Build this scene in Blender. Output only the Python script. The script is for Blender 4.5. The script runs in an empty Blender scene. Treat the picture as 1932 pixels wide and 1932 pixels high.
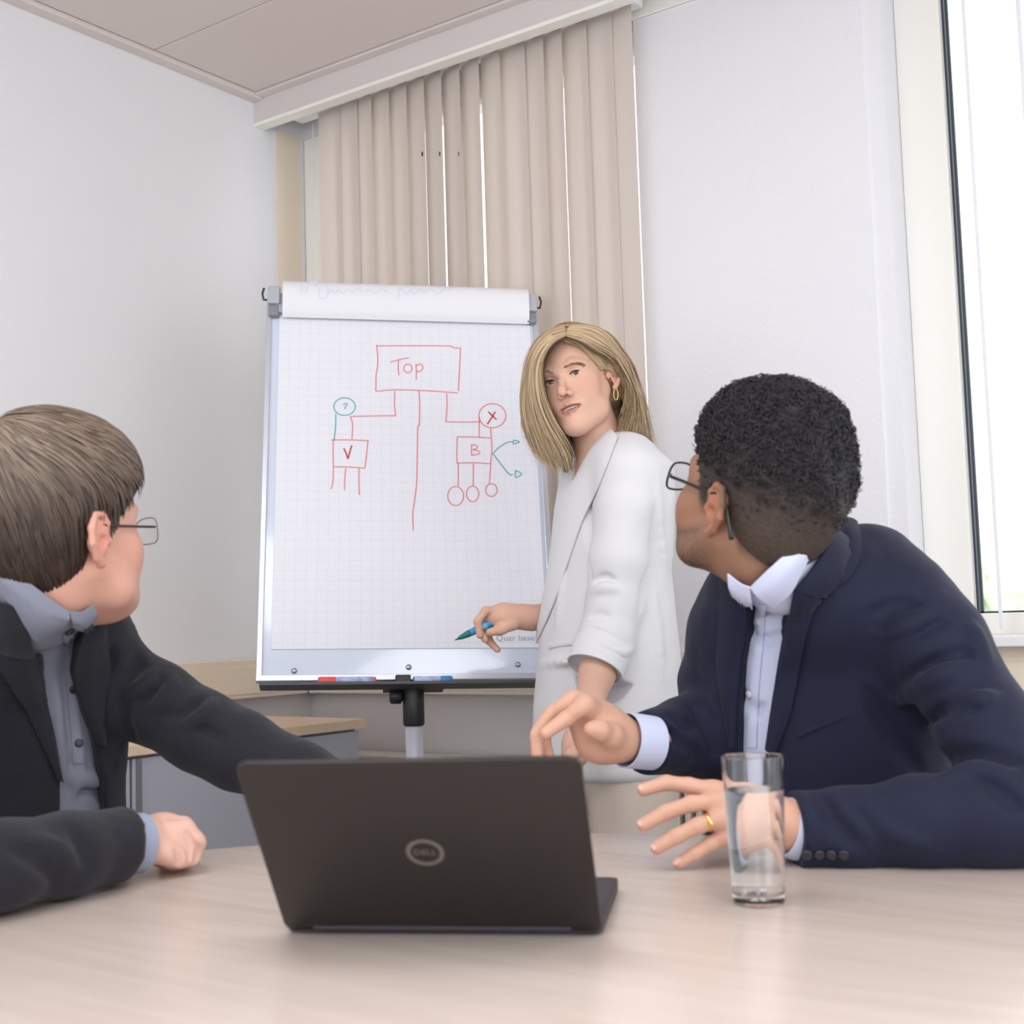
import bpy, bmesh, math
import numpy as np
from mathutils import Vector, Matrix

# ------------------------------------------------------------------ camera, world, light
sc = bpy.context.scene
F = 2476.0; PIT = .0830; ROL = -.0310; WY = .6214
HF = np.array([-math.sin(WY), math.cos(WY), 0]); HR = np.array([math.cos(WY), math.sin(WY), 0]); ZZ = np.array([0, 0, 1.0])
FW = HF*math.cos(PIT)+ZZ*math.sin(PIT); _u = np.cross(HR, FW)
RI = HR*math.cos(ROL)+_u*math.sin(ROL); UP = _u*math.cos(ROL)-HR*math.sin(ROL)
CAM = np.array([0, 0, 1.05])
cam = bpy.data.objects.new('camera', bpy.data.cameras.new('camera')); sc.collection.objects.link(cam)
cam.matrix_world = Matrix(((RI[0], UP[0], -FW[0], CAM[0]), (RI[1], UP[1], -FW[1], CAM[1]), (RI[2], UP[2], -FW[2], CAM[2]), (0, 0, 0, 1)))
cam.data.sensor_width = 36; cam.data.sensor_fit = 'HORIZONTAL'; cam.data.lens = F/1932*36
cam.data.clip_start = .02; cam.data.clip_end = 200
cam.data.dof.use_dof = True; cam.data.dof.focus_distance = 2.75; cam.data.dof.aperture_fstop = 6.3
sc.camera = cam
w = bpy.data.worlds.new('overcast'); sc.world = w; w.use_nodes = True
wb = w.node_tree.nodes['Background']; wb.inputs[0].default_value = (.92, .96, 1.0, 1); wb.inputs[1].default_value = 2.0
sc.view_settings.view_transform = 'Standard'; sc.view_settings.look = 'None'; sc.view_settings.exposure = 0.4
sc.view_settings.gamma = 1; sc.view_settings.use_curve_mapping = False

def P(px, py, D):
    v = FW*F+RI*(px-966)+UP*(966-py); return CAM+v*(D/(v@HF))
def PZ(px, py, z):
    v = FW*F+RI*(px-966)+UP*(966-py); return CAM+v*((z-1.05)/v[2])
def nrm(v): v = np.asarray(v, float); return v/np.linalg.norm(v)

# ------------------------------------------------------------------ materials
MATS = {}
def mat(name, col, rough=.6, metal=0, bump=0, bscale=200, spec=.5, var=0, vscale=6, trans=0, sheen=0, attr=None, sss=0, coat=0, stretch=(1, 1, 1)):
    if name in MATS: return MATS[name]
    m = bpy.data.materials.new(name); m.use_nodes = True; nt = m.node_tree; b = nt.nodes['Principled BSDF']
    L = nt.links.new; N = nt.nodes.new
    b.inputs['Base Color'].default_value = (*col, 1); b.inputs['Roughness'].default_value = rough; b.inputs['Metallic'].default_value = metal
    b.inputs['Specular IOR Level'].default_value = spec; b.inputs['Coat Weight'].default_value = coat
    if sheen: b.inputs['Sheen Weight'].default_value = sheen
    if sss:
        b.inputs['Subsurface Weight'].default_value = sss; b.inputs['Subsurface Radius'].default_value = (.012, .005, .003); b.inputs['Subsurface Scale'].default_value = .5
    if trans: b.inputs['Transmission Weight'].default_value = trans
    tc = N('ShaderNodeTexCoord'); mp = N('ShaderNodeMapping'); mp.inputs['Scale'].default_value = stretch
    L(tc.outputs['Object'], mp.inputs['Vector'])
    src = None
    if attr:
        a = N('ShaderNodeAttribute'); a.attribute_name = attr; src = a.outputs['Color']; L(src, b.inputs['Base Color'])
    if var:
        n = N('ShaderNodeTexNoise'); n.inputs['Scale'].default_value = vscale; n.inputs['Detail'].default_value = 6
        L(mp.outputs[0], n.inputs['Vector'])
        hs = N('ShaderNodeHueSaturation'); mr = N('ShaderNodeMapRange')
        mr.inputs[1].default_value = .3; mr.inputs[2].default_value = .7; mr.inputs[3].default_value = 1-var; mr.inputs[4].default_value = 1+var
        L(n.outputs[0], mr.inputs[0]); L(mr.outputs[0], hs.inputs['Value'])
        if src: L(src, hs.inputs['Color'])
        else: hs.inputs['Color'].default_value = (*col, 1)
        L(hs.outputs[0], b.inputs['Base Color'])
    if bump:
        n = N('ShaderNodeTexNoise'); n.inputs['Scale'].default_value = bscale; n.inputs['Detail'].default_value = 3
        L(mp.outputs[0], n.inputs['Vector'])
        bp = N('ShaderNodeBump'); bp.inputs['Strength'].default_value = bump; bp.inputs['Distance'].default_value = .002
        L(n.outputs[0], bp.inputs['Height']); L(bp.outputs[0], b.inputs['Normal'])
    MATS[name] = m; return m
def srgb(r, g, b):
    f = lambda c: (c/255/12.92) if c <= 10 else ((c/255+.055)/1.055)**2.4
    return (f(r), f(g), f(b))

# ------------------------------------------------------------------ object helpers
def link(o, parent=None):
    sc.collection.objects.link(o)
    if parent is not None: o.parent = parent
    return o
def thing(name, label, cat, loc=(0, 0, 0), group=None):
    o = bpy.data.objects.new(name, None); o.location = Vector(loc); link(o); o['label'] = label; o['category'] = cat
    if group: o['group'] = group
    o.empty_display_size = .05
    return o
def tag(o, label, cat, group=None):
    o['label'] = label; o['category'] = cat
    if group: o['group'] = group
    return o
def struct(o): o['kind'] = 'structure'; return o
def meshobj(name, V, Fc, m, parent=None, smooth=False, cols=None):
    """world-space vertices; the object's origin is moved to its parent or its centre"""
    V = np.asarray(V, float)
    me = bpy.data.meshes.new(name)
    off = np.array(parent_world(parent)) if parent is not None else (V.min(0)+V.max(0))/2*np.array([1, 1, 0])+np.array([0, 0, V[:, 2].min()])
    if isinstance(Fc, np.ndarray):
        me.vertices.add(len(V)); me.vertices.foreach_set('co', (V-off).astype(np.float32).ravel())
        k = Fc.shape[1]; me.loops.add(Fc.size); me.loops.foreach_set('vertex_index', Fc.astype(np.int32).ravel())
        me.polygons.add(len(Fc)); me.polygons.foreach_set('loop_start', np.arange(0, Fc.size, k, dtype=np.int32))
        me.update(calc_edges=True); me.validate()
    else:
        me.from_pydata((V-off).tolist(), [], Fc); me.update()
    if cols is not None:
        a = me.color_attributes.new('Col', 'FLOAT_COLOR', 'POINT')
        a.data.foreach_set('color', np.c_[cols, np.ones(len(cols))].astype(np.float32).ravel())
    if smooth: me.polygons.foreach_set('use_smooth', np.ones(len(me.polygons), bool))
    me.materials.append(m); o = bpy.data.objects.new(name, me); link(o, parent)
    if parent is None: o.location = Vector(off)
    return o
def parent_world(p):
    v = Vector((0, 0, 0))
    while p is not None: v = v+p.location; p = p.parent
    return v
def bmobj(name, bm, m, parent=None, smooth=False):
    bmesh.ops.recalc_face_normals(bm, faces=bm.faces)
    V = [tuple(v.co) for v in bm.verts]; bm.verts.index_update()
    Fc = [[v.index for v in f.verts] for f in bm.faces]; bm.free()
    return meshobj(name, V, Fc, m, parent, smooth)
def box(bm, lo, hi, M=None):
    c = [(lo[0], hi[0])[i & 1] for i in range(2)]
    vs = []
    for z in (lo[2], hi[2]):
        for x, y in ((lo[0], lo[1]), (hi[0], lo[1]), (hi[0], hi[1]), (lo[0], hi[1])):
            p = np.array([x, y, z], float)
            if M is not None: p = M(p)
            vs.append(bm.verts.new(p))
    for f in ((0, 3, 2, 1), (4, 5, 6, 7), (0, 1, 5, 4), (1, 2, 6, 5), (2, 3, 7, 6), (3, 0, 4, 7)): bm.faces.new([vs[i] for i in f])
    return vs
def boxobj(name, lo, hi, m, parent=None, bevel=0, M=None):
    bm = bmesh.new(); box(bm, lo, hi, M)
    if bevel: bmesh.ops.bevel(bm, geom=bm.edges[:], offset=bevel, segments=2, affect='EDGES', profile=.5)
    return bmobj(name, bm, m, parent)
def prism(name, pts2, z0, z1, m, parent=None, M=None, bevel=0, smooth=False):
    """extruded polygon; M maps (x, y, z) local to world"""
    bm = bmesh.new(); n = len(pts2); M = M or (lambda p: p)
    a = [bm.verts.new(M(np.array([x, y, z0]))) for x, y in pts2]; b = [bm.verts.new(M(np.array([x, y, z1]))) for x, y in pts2]
    bm.faces.new(a); bm.faces.new(b)
    for i in range(n): bm.faces.new((a[i], a[(i+1) % n], b[(i+1) % n], b[i]))
    if bevel:
        e = [e for e in bm.edges if (e.verts[0] in a) == (e.verts[1] in a)]
        bmesh.ops.bevel(bm, geom=e, offset=bevel, segments=2, affect='EDGES', profile=.5)
    return bmobj(name, bm, m, parent, smooth)
def tube_mesh(pts, r, n=8, cap=True, closed=False):
    pts = np.asarray(pts, float); k = len(pts); r = np.broadcast_to(np.asarray(r, float), (k,))
    T = np.gradient(pts, axis=0) if not closed else np.roll(pts, -1, 0)-np.roll(pts, 1, 0)
    T /= np.linalg.norm(T, axis=1)[:, None]+1e-12
    ref = np.array([0, 0, 1.]) if abs(T[0][2]) < .9 else np.array([1., 0, 0]); A = np.zeros_like(pts)
    a = np.cross(T[0], ref); a /= np.linalg.norm(a)
    for i in range(k):
        a = a-T[i]*(a@T[i]); a /= np.linalg.norm(a); A[i] = a
    Bv = np.cross(T, A); th = np.linspace(0, 2*np.pi, n, endpoint=False)
    V = (pts[:, None]+r[:, None, None]*(A[:, None]*np.cos(th)[None, :, None]+Bv[:, None]*np.sin(th)[None, :, None])).reshape(-1, 3)
    Fc = []
    for i in range(k if closed else k-1):
        for j in range(n):
            i2 = (i+1) % k; Fc.append([i*n+j, i*n+(j+1) % n, i2*n+(j+1) % n, i2*n+j])
    if cap and not closed: Fc.append(list(range(n))[::-1]); Fc.append([(k-1)*n+j for j in range(n)])
    return V, Fc
def tube(name, pts, r, m, parent=None, n=8, closed=False, smooth=True):
    V, Fc = tube_mesh(pts, r, n, closed=closed); return meshobj(name, V, Fc, m, parent, smooth)
def lathe(name, prof, c, m, parent=None, n=32, axis=None, smooth=True):
    """revolve (r, h) profile about an axis through c"""
    ax = nrm(axis) if axis is not None else ZZ
    ref = np.array([1., 0, 0]) if abs(ax[0]) < .9 else np.array([0, 1., 0]); u = nrm(np.cross(ax, ref)); v = np.cross(ax, u)
    th = np.linspace(0, 2*np.pi, n, endpoint=False); V = []; Fc = []
    for r, h in prof:
        for t in th: V.append(np.asarray(c)+ax*h+(u*math.cos(t)+v*math.sin(t))*max(r, 1e-5))
    for i in range(len(prof)-1):
        for j in range(n): Fc.append([i*n+j, i*n+(j+1) % n, (i+1)*n+(j+1) % n, (i+1)*n+j])
    Fc.append(list(range(n))[::-1]); Fc.append([(len(prof)-1)*n+j for j in range(n)])
    return meshobj(name, V, Fc, m, parent, smooth)
def sharp(o, deg=35):
    me = o.data; me.polygons.foreach_set('use_smooth', np.ones(len(me.polygons), bool)); me.set_sharp_from_angle(angle=math.radians(deg)); return o
def smooth_path(pts, n):
    """Catmull-Rom through the points"""
    p = np.asarray(pts, float); p = np.vstack([2*p[0]-p[1], p, 2*p[-1]-p[-2]]); out = []; m = len(p)-3
    for t in np.linspace(0, m-1e-6, n):
        i = int(t); f = t-i; a, b, c, d = p[i:i+4]
        out.append(.5*((2*b)+(-a+c)*f+(2*a-5*b+4*c-d)*f*f+(-a+3*b-3*c+d)*f**3))
    return np.array(out)

# ------------------------------------------------------------------ implicit-surface modelling
BIG = 1.0
def smin(a, b, k):
    if k <= 0: return np.minimum(a, b)
    h = np.clip(.5+.5*(b-a)/k, 0, 1); return b*(1-h)+a*h-k*h*(1-h)
def smax(a, b, k): return -smin(-a, -b, k)
class Body:
    """a list of shapes blended into one surface; call it with (N,3) points for the distance"""
    def __init__(s): s.ops = []; s.post = []
    def add(s, fn, c, rad, k=.01, op='u'): s.ops.append((op, fn, np.asarray(c, float), rad, k)); return s
    def sphere(s, c, r, k=.01, op='u'):
        c = np.asarray(c, float); return s.add(lambda p: np.linalg.norm(p-c, axis=1)-r, c, r, k, op)
    def ell(s, c, r, k=.01, R=None, op='u'):
        c = np.asarray(c, float); r = np.asarray(r, float); R = np.eye(3) if R is None else np.asarray(R)
        def fn(p):
            q = (p-c)@R.T; k0 = np.linalg.norm(q/r, axis=1); k1 = np.linalg.norm(q/(r*r), axis=1)+1e-9; return k0*(k0-1)/k1
        return s.add(fn, c, r.max(), k, op)
    def cone(s, a, b, ra, rb, k=.01, op='u', flat=None):
        a = np.asarray(a, float); b = np.asarray(b, float); ba = b-a; L2 = ba@ba+1e-12
        def fn(p):
            t = np.clip((p-a)@ba/L2, 0, 1); q = p-a-t[:, None]*ba; r = ra+(rb-ra)*t
            if flat is not None:
                n_, s_ = flat; dn = q@n_; q = q+np.outer(dn*(1/s_-1), n_)
            return np.linalg.norm(q, axis=1)-r
        return s.add(fn, (a+b)/2, math.sqrt(L2)/2+max(ra, rb), k, op)
    def chain(s, pts, rs, k=.006, op='u', k0=None, flat=None):
        for i in range(len(pts)-1): s.cone(pts[i], pts[i+1], rs[i], rs[i+1], (k0 if (i == 0 and k0 is not None) else k), op, flat)
        return s
    def loft(s, rows, u, n, k=.02, e=2.0, kc=.02, op='u'):
        """rows: (centre, half width, half depth), rising z"""
        C = np.array([r[0] for r in rows], float); A = np.array([r[1] for r in rows]); B = np.array([r[2] for r in rows]); z = C[:, 2]
        def fn(p):
            zc = np.clip(p[:, 2], z[0], z[-1]); c = np.stack([np.interp(zc, z, C[:, i]) for i in (0, 1)], 1)
            a = np.interp(zc, z, A); b = np.interp(zc, z, B); q = p[:, :2]-c
            x = np.abs(q@u[:2]); y = np.abs(q@n[:2])
            k0 = ((x/a)**e+(y/b)**e)**(1/e)+1e-9; g = np.sqrt((x/a/a)**2+(y/b/b)**2)+1e-6
            d = np.where(k0 > .3, k0*(k0-1)/g*np.minimum(1, 1), -np.minimum(a, b)*.7)
            return smax(d, np.maximum(p[:, 2]-z[-1], z[0]-p[:, 2]), kc)
        return s.add(fn, C.mean(0), max(A.max(), B.max(), (z[-1]-z[0])/2)*1.45, k, op)
    def cut(s, e, d, R=.09, k=.002):
        e = np.asarray(e, float); d = nrm(d); return s.add(lambda p: np.maximum(-((p-e)@d), np.linalg.norm(p-e, axis=1)-R), e, R, k, 's')
    def __call__(s, p):
        p = np.asarray(p, float); d = np.full(len(p), BIG)
        for op, fn, c, rad, k in s.ops:
            m = (np.linalg.norm(p-c, axis=1) < rad+.05+k)
            if not m.any(): continue
            e = fn(p[m]); o = d[m]
            if op == 'u': d[m] = smin(o, e, k)
            elif op == 's': d[m] = smax(o, -e, k)
            elif op == 'i': d[m] = smax(o, e, k)
        for f in s.post: d = f(p, d)
        return d
def grad(fn, p, e=.0015):
    g = np.stack([fn(p+e*np.eye(3)[i])-fn(p-e*np.eye(3)[i]) for i in range(3)], 1); return g/(np.linalg.norm(g, axis=1)[:, None]+1e-9)
def surface_net(fn, lo, hi, vox, B=8):
    lo = np.asarray(lo, float); n = np.ceil((np.asarray(hi)-lo)/vox/B).astype(int)*B+1; nb = (n-1)//B
    g = np.stack(np.meshgrid(*[np.arange(k) for k in nb], indexing='ij'), -1).reshape(-1, 3)
    dc = fn(lo+(g+.5)*B*vox); D = np.empty(n, np.float32)
    sgn = np.where(dc < 0, -1, 1).reshape(nb).astype(np.float32)
    full = np.repeat(np.repeat(np.repeat(sgn, B, 0), B, 1), B, 2); D[:] = 1; D[:-1, :-1, :-1] = full
    near = g[np.abs(dc) < B*vox*1.25]
    loc = np.stack(np.meshgrid(*[np.arange(B+1)]*3, indexing='ij'), -1).reshape(-1, 3)
    mask = np.zeros(n, bool)
    for i in range(0, len(near), 400):
        ix = (near[i:i+400, None]*B+loc[None]).reshape(-1, 3); mask[ix[:, 0], ix[:, 1], ix[:, 2]] = True
    I = np.argwhere(mask)
    for i in range(0, len(I), 400000):
        ix = I[i:i+400000]; D[ix[:, 0], ix[:, 1], ix[:, 2]] = fn(lo+ix*vox)
    D[0] = D[-1] = 1; D[:, 0] = D[:, -1] = 1; D[:, :, 0] = D[:, :, -1] = 1
    S = D < 0; cs = np.zeros(np.array(n)-1, np.uint8)
    cor = [(i, j, k) for i in (0, 1) for j in (0, 1) for k in (0, 1)]
    sl = lambda c: tuple(slice(c[a], n[a]-1+c[a]) for a in range(3))
    for c in cor: cs += S[sl(c)]
    act = np.argwhere((cs > 0) & (cs < 8)); idx = np.full(cs.shape, -1, np.int32); idx[tuple(act.T)] = np.arange(len(act))
    acc = np.zeros((len(act), 3)); cnt = np.zeros(len(act))
    for a in cor:
        for ax in range(3):
            if a[ax]: continue
            b = list(a); b[ax] = 1
            d0 = D[tuple((act+a).T)]; d1 = D[tuple((act+b).T)]; m = (d0 < 0) != (d1 < 0)
            t = np.where(m, d0/(d0-d1+1e-20), 0); p = np.tile(np.array(a, float), (len(act), 1)); p[:, ax] = t
            acc[m] += p[m]; cnt[m] += 1
    V = lo+(act+acc/cnt[:, None])*vox; Q = []
    for ax in range(3):
        o1, o2 = [(1, 2), (2, 0), (0, 1)][ax]; s1 = [slice(None)]*3; s2 = [slice(None)]*3; s1[ax] = slice(0, -1); s2[ax] = slice(1, None)
        e = np.argwhere(S[tuple(s1)] != S[tuple(s2)]); e = e[(e[:, o1] > 0) & (e[:, o2] > 0) & (e[:, o1] < n[o1]-1) & (e[:, o2] < n[o2]-1)]
        inn = S[tuple(e.T)]; q = []
        for da, db in ((0, 0), (-1, 0), (-1, -1), (0, -1)):
            f = e.copy(); f[:, o1] += da; f[:, o2] += db; q.append(idx[tuple(f.T)])
        q = np.stack(q, 1); q[~inn] = q[~inn][:, ::-1]; Q.append(q)
    Q = np.vstack(Q); Q = Q[(Q >= 0).all(1)]
    return V, Q
def sdf_obj(name, fn, lo, hi, vox, m, parent=None, col=None, polish=0):
    V, Q = surface_net(fn, lo, hi, vox)
    for _ in range(polish): V = V-grad(fn, V)*np.clip(fn(V), -vox, vox)[:, None]
    return meshobj(name, V, Q, m, parent, True, None if col is None else col(V))
def bounds(pts, pad): pts = np.asarray(pts); return pts.min(0)-pad, pts.max(0)+pad
def trace(px, py, fn, d0=.8, d1=3.6):
    """where the line of sight through a pixel of the photograph first meets a surface"""
    q = np.atleast_2d(np.c_[px, py].astype(float)); v = FW*F+RI*(q[:, :1]-966)+UP*(966-q[:, 1:]); v /= np.linalg.norm(v, axis=1)[:, None]
    t = np.full(len(q), d0); best = t.copy(); bd = np.full(len(q), 9.)
    for _ in range(260):
        d = fn(CAM+v*t[:, None]); m = d < bd; bd[m] = d[m]; best[m] = t[m]
        t = t+np.where(bd < .0006, 0, np.clip(d*.8, .0005, .04)); 
        if (bd < .0006).all() or t.min() > d1: break
    p = CAM+v*best[:, None]
    for _ in range(4): p = p-grad(fn, p)*np.clip(fn(p), -.03, .03)[:, None]
    return p
def resample(pts, n):
    p = np.asarray(pts, float); s = np.r_[0, np.cumsum(np.linalg.norm(np.diff(p, axis=0), axis=1))]; t = np.linspace(0, s[-1], n)
    return np.stack([np.interp(t, s, p[:, i]) for i in range(p.shape[1])], 1)
def patch(name, A, B, fn, off, thick, m, parent, nu=24, nv=8, lift=None, smooth=True):
    """a strip of cloth laid on surface fn between two outlines given in photograph pixels"""
    A = resample(smooth_path(A, 40) if len(A) > 2 else A, nu); B = resample(smooth_path(B, 40) if len(B) > 2 else B, nu)
    t = np.linspace(0, 1, nv); G = (A[:, None]*(1-t)[None, :, None]+B[:, None]*t[None, :, None]).reshape(-1, 2)
    p = trace(G[:, 0], G[:, 1], fn); n_ = grad(fn, p); tt = np.tile(t, nu)
    o = np.interp(tt, np.linspace(0, 1, len(off)), off); V0 = p+n_*o[:, None]; V1 = V0+n_*thick
    Fc = []; N = nu*nv; ix = lambda i, j: i*nv+j
    for i in range(nu-1):
        for j in range(nv-1):
            q = [ix(i, j), ix(i+1, j), ix(i+1, j+1), ix(i, j+1)]; Fc.append([x+N for x in q]); Fc.append(q[::-1])
    rim = [ix(i, 0) for i in range(nu)]+[ix(nu-1, j) for j in range(1, nv)]+[ix(i, nv-1) for i in range(nu-2, -1, -1)]+[ix(0, j) for j in range(nv-2, 0, -1)]
    for i in range(len(rim)):
        a, b = rim[i], rim[(i+1) % len(rim)]; Fc.append([a, a+N, b+N, b])
    o = meshobj(name, np.vstack([V0, V1]), Fc, m, parent, True)
    bm = bmesh.new(); bm.from_mesh(o.data); bmesh.ops.recalc_face_normals(bm, faces=bm.faces); bm.to_mesh(o.data); bm.free()
    return sharp(o, 50)
def wob(p, s, seed=0):
    """smooth pseudo-noise from crossed waves, about -1..1"""
    r = np.random.RandomState(seed); out = 0
    for i in range(5):
        k = nrm(r.randn(3))*s*(1+.6*i); out = out+np.sin(p@k+r.rand()*6.28)/(1+.5*i)
    return out/2.2

def grain(n, seed=0, a=1.0): return 1+a*(np.random.RandomState(seed).rand(n)-.5)[:, None]*2
# ------------------------------------------------------------------ room shell
XL = -2.942; ZC = 2.70; XR = 2.6; YR = -2.6; YB = 3.0
m_wall = mat('white_plaster', srgb(230, 230, 233), .9, bump=.25, bscale=260)
m_paper = mat('woven_wallpaper', srgb(232, 231, 235), .85, bump=.5, bscale=180, stretch=(1, 1, .6))
m_lowwall = mat('lower_wall_grey', srgb(206, 199, 197), .9, bump=.4, bscale=220)
m_ceil = mat('ceiling_panel_paint', srgb(222, 211, 207), .95, bump=.1, bscale=300)
m_gap = mat('ceiling_void', srgb(120, 112, 108), .9)
m_white = mat('white_lacquer', srgb(236, 234, 236), .45)
m_cream = mat('cream_lacquer', srgb(243, 241, 234), .5)
m_beige = mat('beige_laminate', srgb(232, 218, 198), .5, var=.03, vscale=30, stretch=(1, .1, 8))
m_carpet = mat('grey_carpet', srgb(168, 163, 160), .95, bump=.6, bscale=500)
def thin_glass(name, refl=.06):
    m = bpy.data.materials.new(name); m.use_nodes = True; nt = m.node_tree; nt.nodes.remove(nt.nodes['Principled BSDF'])
    t = nt.nodes.new('ShaderNodeBsdfTransparent'); g = nt.nodes.new('ShaderNodeBsdfGlossy'); g.inputs['Roughness'].default_value = .02
    x = nt.nodes.new('ShaderNodeMixShader'); lw = nt.nodes.new('ShaderNodeFresnel'); lw.inputs[0].default_value = 1.35
    nt.links.new(lw.outputs[0], x.inputs[0]); nt.links.new(t.outputs[0], x.inputs[1]); nt.links.new(g.outputs[0], x.inputs[2])
    nt.links.new(x.outputs[0], nt.nodes['Material Output'].inputs[0]); return m
m_pane = thin_glass('window_glass')
def multi(name, boxes, m, parent=None):
    bm = bmesh.new()
    for lo, hi in boxes: box(bm, lo, hi)
    return bmobj(name, bm, m, parent)
struct(boxobj('floor', (XL-.2, YR, -.1), (XR, YB+.2, 0), m_carpet))
struct(boxobj('wall_left', (XL-.2, YR, 0), (XL, YB+.2, ZC+.12), m_wall))
WB = struct(multi('wall_back', [((XL, YB, 0), (XR, YB+.2, .965)), ((XL, YB, 2.63), (XR, YB+.2, ZC+.12)),  ((-1.668, 2.95, 0), (-1.05, YB+.2, 2.63)), ((-1.05, 2.956, 0), (-1.005, YB+.2, 2.63)), ((1.2, 2.95, 0), (XR, YB+.2, 2.63))], m_paper))
d = multi('lower_wall_sheet', [((-1.668, 2.944, .1), (-1.005, 2.95, .85)), ((XL+.004, 2.992, .1), (-1.70, YB, .85)), ((-1.05, 2.992, .1), (1.2, YB, .95))], m_lowwall, WB)  # thin sheets that make the lower walls and pier greyer than above
d = boxobj('lower_wall_sheet', (XL, 1.0, .1), (XL+.006, 2.992, .85), m_lowwall, bpy.data.objects['wall_left'])
# ceiling: separate panels with shadow joints
C = struct(boxobj('ceiling', (XL, YR, ZC+.03), (XR, YB, ZC+.12), m_gap))
ys = [2.752, 2.365, 1.765, 1.165, .565, -.035, -.635, -1.235, -1.835, -2.435]
for i in range(len(ys)-1):
    boxobj('ceiling_panel', (XL+.048, ys[i+1]+.004, ZC), (XR, ys[i], ZC+.03), m_ceil, C, bevel=.002)
struct(boxobj('trim_1', (XL, YR, ZC-.012), (XL+.042, 2.79, ZC+.03), m_ceil, bevel=.003))
struct(boxobj('trim_2', (XL+.042, 2.757, ZC-.006), (-1.586, 2.79, ZC+.03), m_ceil, bevel=.002))
struct(boxobj('trim_3', (-1.70, 2.942, 2.63), (1.2, 2.95, ZC), m_cream, bevel=.002))
struct(boxobj('trim_4', (XL, 2.879, .963), (XL+.004, 2.985, 2.63), m_beige))
# pelmet hiding the blind rail
val = tag(thing('blind_pelmet', 'pale grey pelmet board along ceiling above the closed blind', 'pelmet', (XL, 2.79, 2.617)), 'pale grey pelmet board along ceiling above the closed blind', 'pelmet')
boxobj('pelmet_board', (XL, 2.79, 2.622), (-1.586, 2.808, ZC), mat('pelmet_grey', srgb(214, 206, 205), .6), val, bevel=.0015)
boxobj('pelmet_lip', (XL, 2.787, 2.611), (-1.586, 2.83, 2.622), m_cream, val, bevel=.0015)
# dado trunking
tr = struct(boxobj('trim_5', (XL, YR, .848), (XL+.042, 2.942, .963), m_beige, bevel=.004))
boxobj('trunking_lid', (XL+.042, YR, .862), (XL+.0455, 2.94, .94), m_beige, tr)
t2 = struct(boxobj('trim_6', (XL+.042, 2.942, .848), (1.2, 2.992, .963), m_beige, bevel=.004))
for a, b in ((-2.89, -2.43), (-2.425, -1.4), (-1.395, -.87), (-.865, 1.2)): boxobj('trunking_lid', (a, 2.938, .862), (b, 2.942, .94), m_beige, t2)
so = boxobj('socket_box', (-2.47, 2.926, .862), (-2.39, 2.938, .895), m_white, t2, bevel=.003)
boxobj('cable_clip', (-2.86, 2.93, .875), (-2.845, 2.938, .92), m_white, t2)
# windows
# unseen ceiling luminaires, added over and behind the camera to brighten the table
m_lum = bpy.data.materials.new('added_light_diffuser'); m_lum.use_nodes = True; _e = m_lum.node_tree.nodes['Principled BSDF']; _e.inputs['Emission Color'].default_value = (.97, .98, 1, 1); _e.inputs['Emission Strength'].default_value = 5.5
for k, (x, y) in enumerate(((-1.1, .55), (.5, .55), (-1.1, -1.25), (.5, -1.25))):
    t = thing('added_ceiling_light', ['added ceiling light above the table, out of view', 'added ceiling light above and right of the table, out of view', 'added ceiling light behind the camera, left', 'added ceiling light behind the camera, right'][k], 'added ceiling light', (x, y, ZC-.012), 'added ceiling lights')
    boxobj('diffuser', (x-.55, y-.26, ZC-.008), (x+.55, y+.26, ZC-.004), m_lum, t)
    multi('frame', [((x-.6, y-.3, ZC-.012), (x-.55, y+.3, ZC)), ((x+.55, y-.3, ZC-.012), (x+.6, y+.3, ZC)), ((x-.55, y-.3, ZC-.012), (x+.55, y-.26, ZC)), ((x-.55, y+.26, ZC-.012), (x+.55, y+.3, ZC))], m_white, t)
m_gask = mat('dark_gasket', srgb(52, 60, 72), .5)
def window(name, x0, x1, mull, y0, z0, z1, fw):
    o = struct(boxobj(name, (x0, y0, z0), (x0+fw, y0+.06, z1), m_cream, bevel=.004))
    boxobj('frame_stile', (x1-fw, y0, z0), (x1, y0+.06, z1), m_cream, o, bevel=.004)
    boxobj('frame_rail', (x0+fw, y0+.002, z0), (x1-fw, y0+.058, z0+.05), m_cream, o, bevel=.004)
    boxobj('frame_rail', (x0+fw, y0+.002, z1-.05), (x1-fw, y0+.058, z1), m_cream, o, bevel=.004)
    xs = [x0+fw]+list(mull)+[x1-fw]
    for q in mull: boxobj('mullion', (q-.03, y0+.002, z0+.05), (q+.03, y0+.058, z1-.05), m_cream, o, bevel=.004)
    for i in range(len(xs)-1):
        a = xs[i]+(.03 if i else 0); b = xs[i+1]-(.03 if i < len(xs)-2 else 0)
        p = boxobj('pane', (a, y0+.030, z0+.05), (b, y0+.034, z1-.05), m_pane, o)
        g = multi('gasket', [((a, y0+.022, z0+.05), (a+.005, y0+.042, z1-.05)), ((a+.008, y0+.022, z0+.05), (a+.014, y0+.03, z1-.05)), ((a, y0+.022, z0+.05), (b, y0+.042, z0+.054)), ((b-.006, y0+.022, z0+.05), (b, y0+.042, z1-.05))], m_gask, p)
    return o
window('window_1', XL+.002, -1.55, (-2.3,), 3.005, .985, 2.63, .085)
window('window_2', -1.005, 1.2, (-.05,), 3.05, .985, 2.63, .108)
si = struct(boxobj('trim_7', (-1.02, 2.885, .963), (1.2, 3.06, .987), m_white, bevel=.004))
struct(boxobj('trim_8', (XL, 2.945, .963), (-1.70, 3.01, .985), m_white, bevel=.004))
boxobj('sill_bracket', (-.9, 2.925, .938), (-.86, 2.945, .963), m_white, si, bevel=.002)
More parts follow.
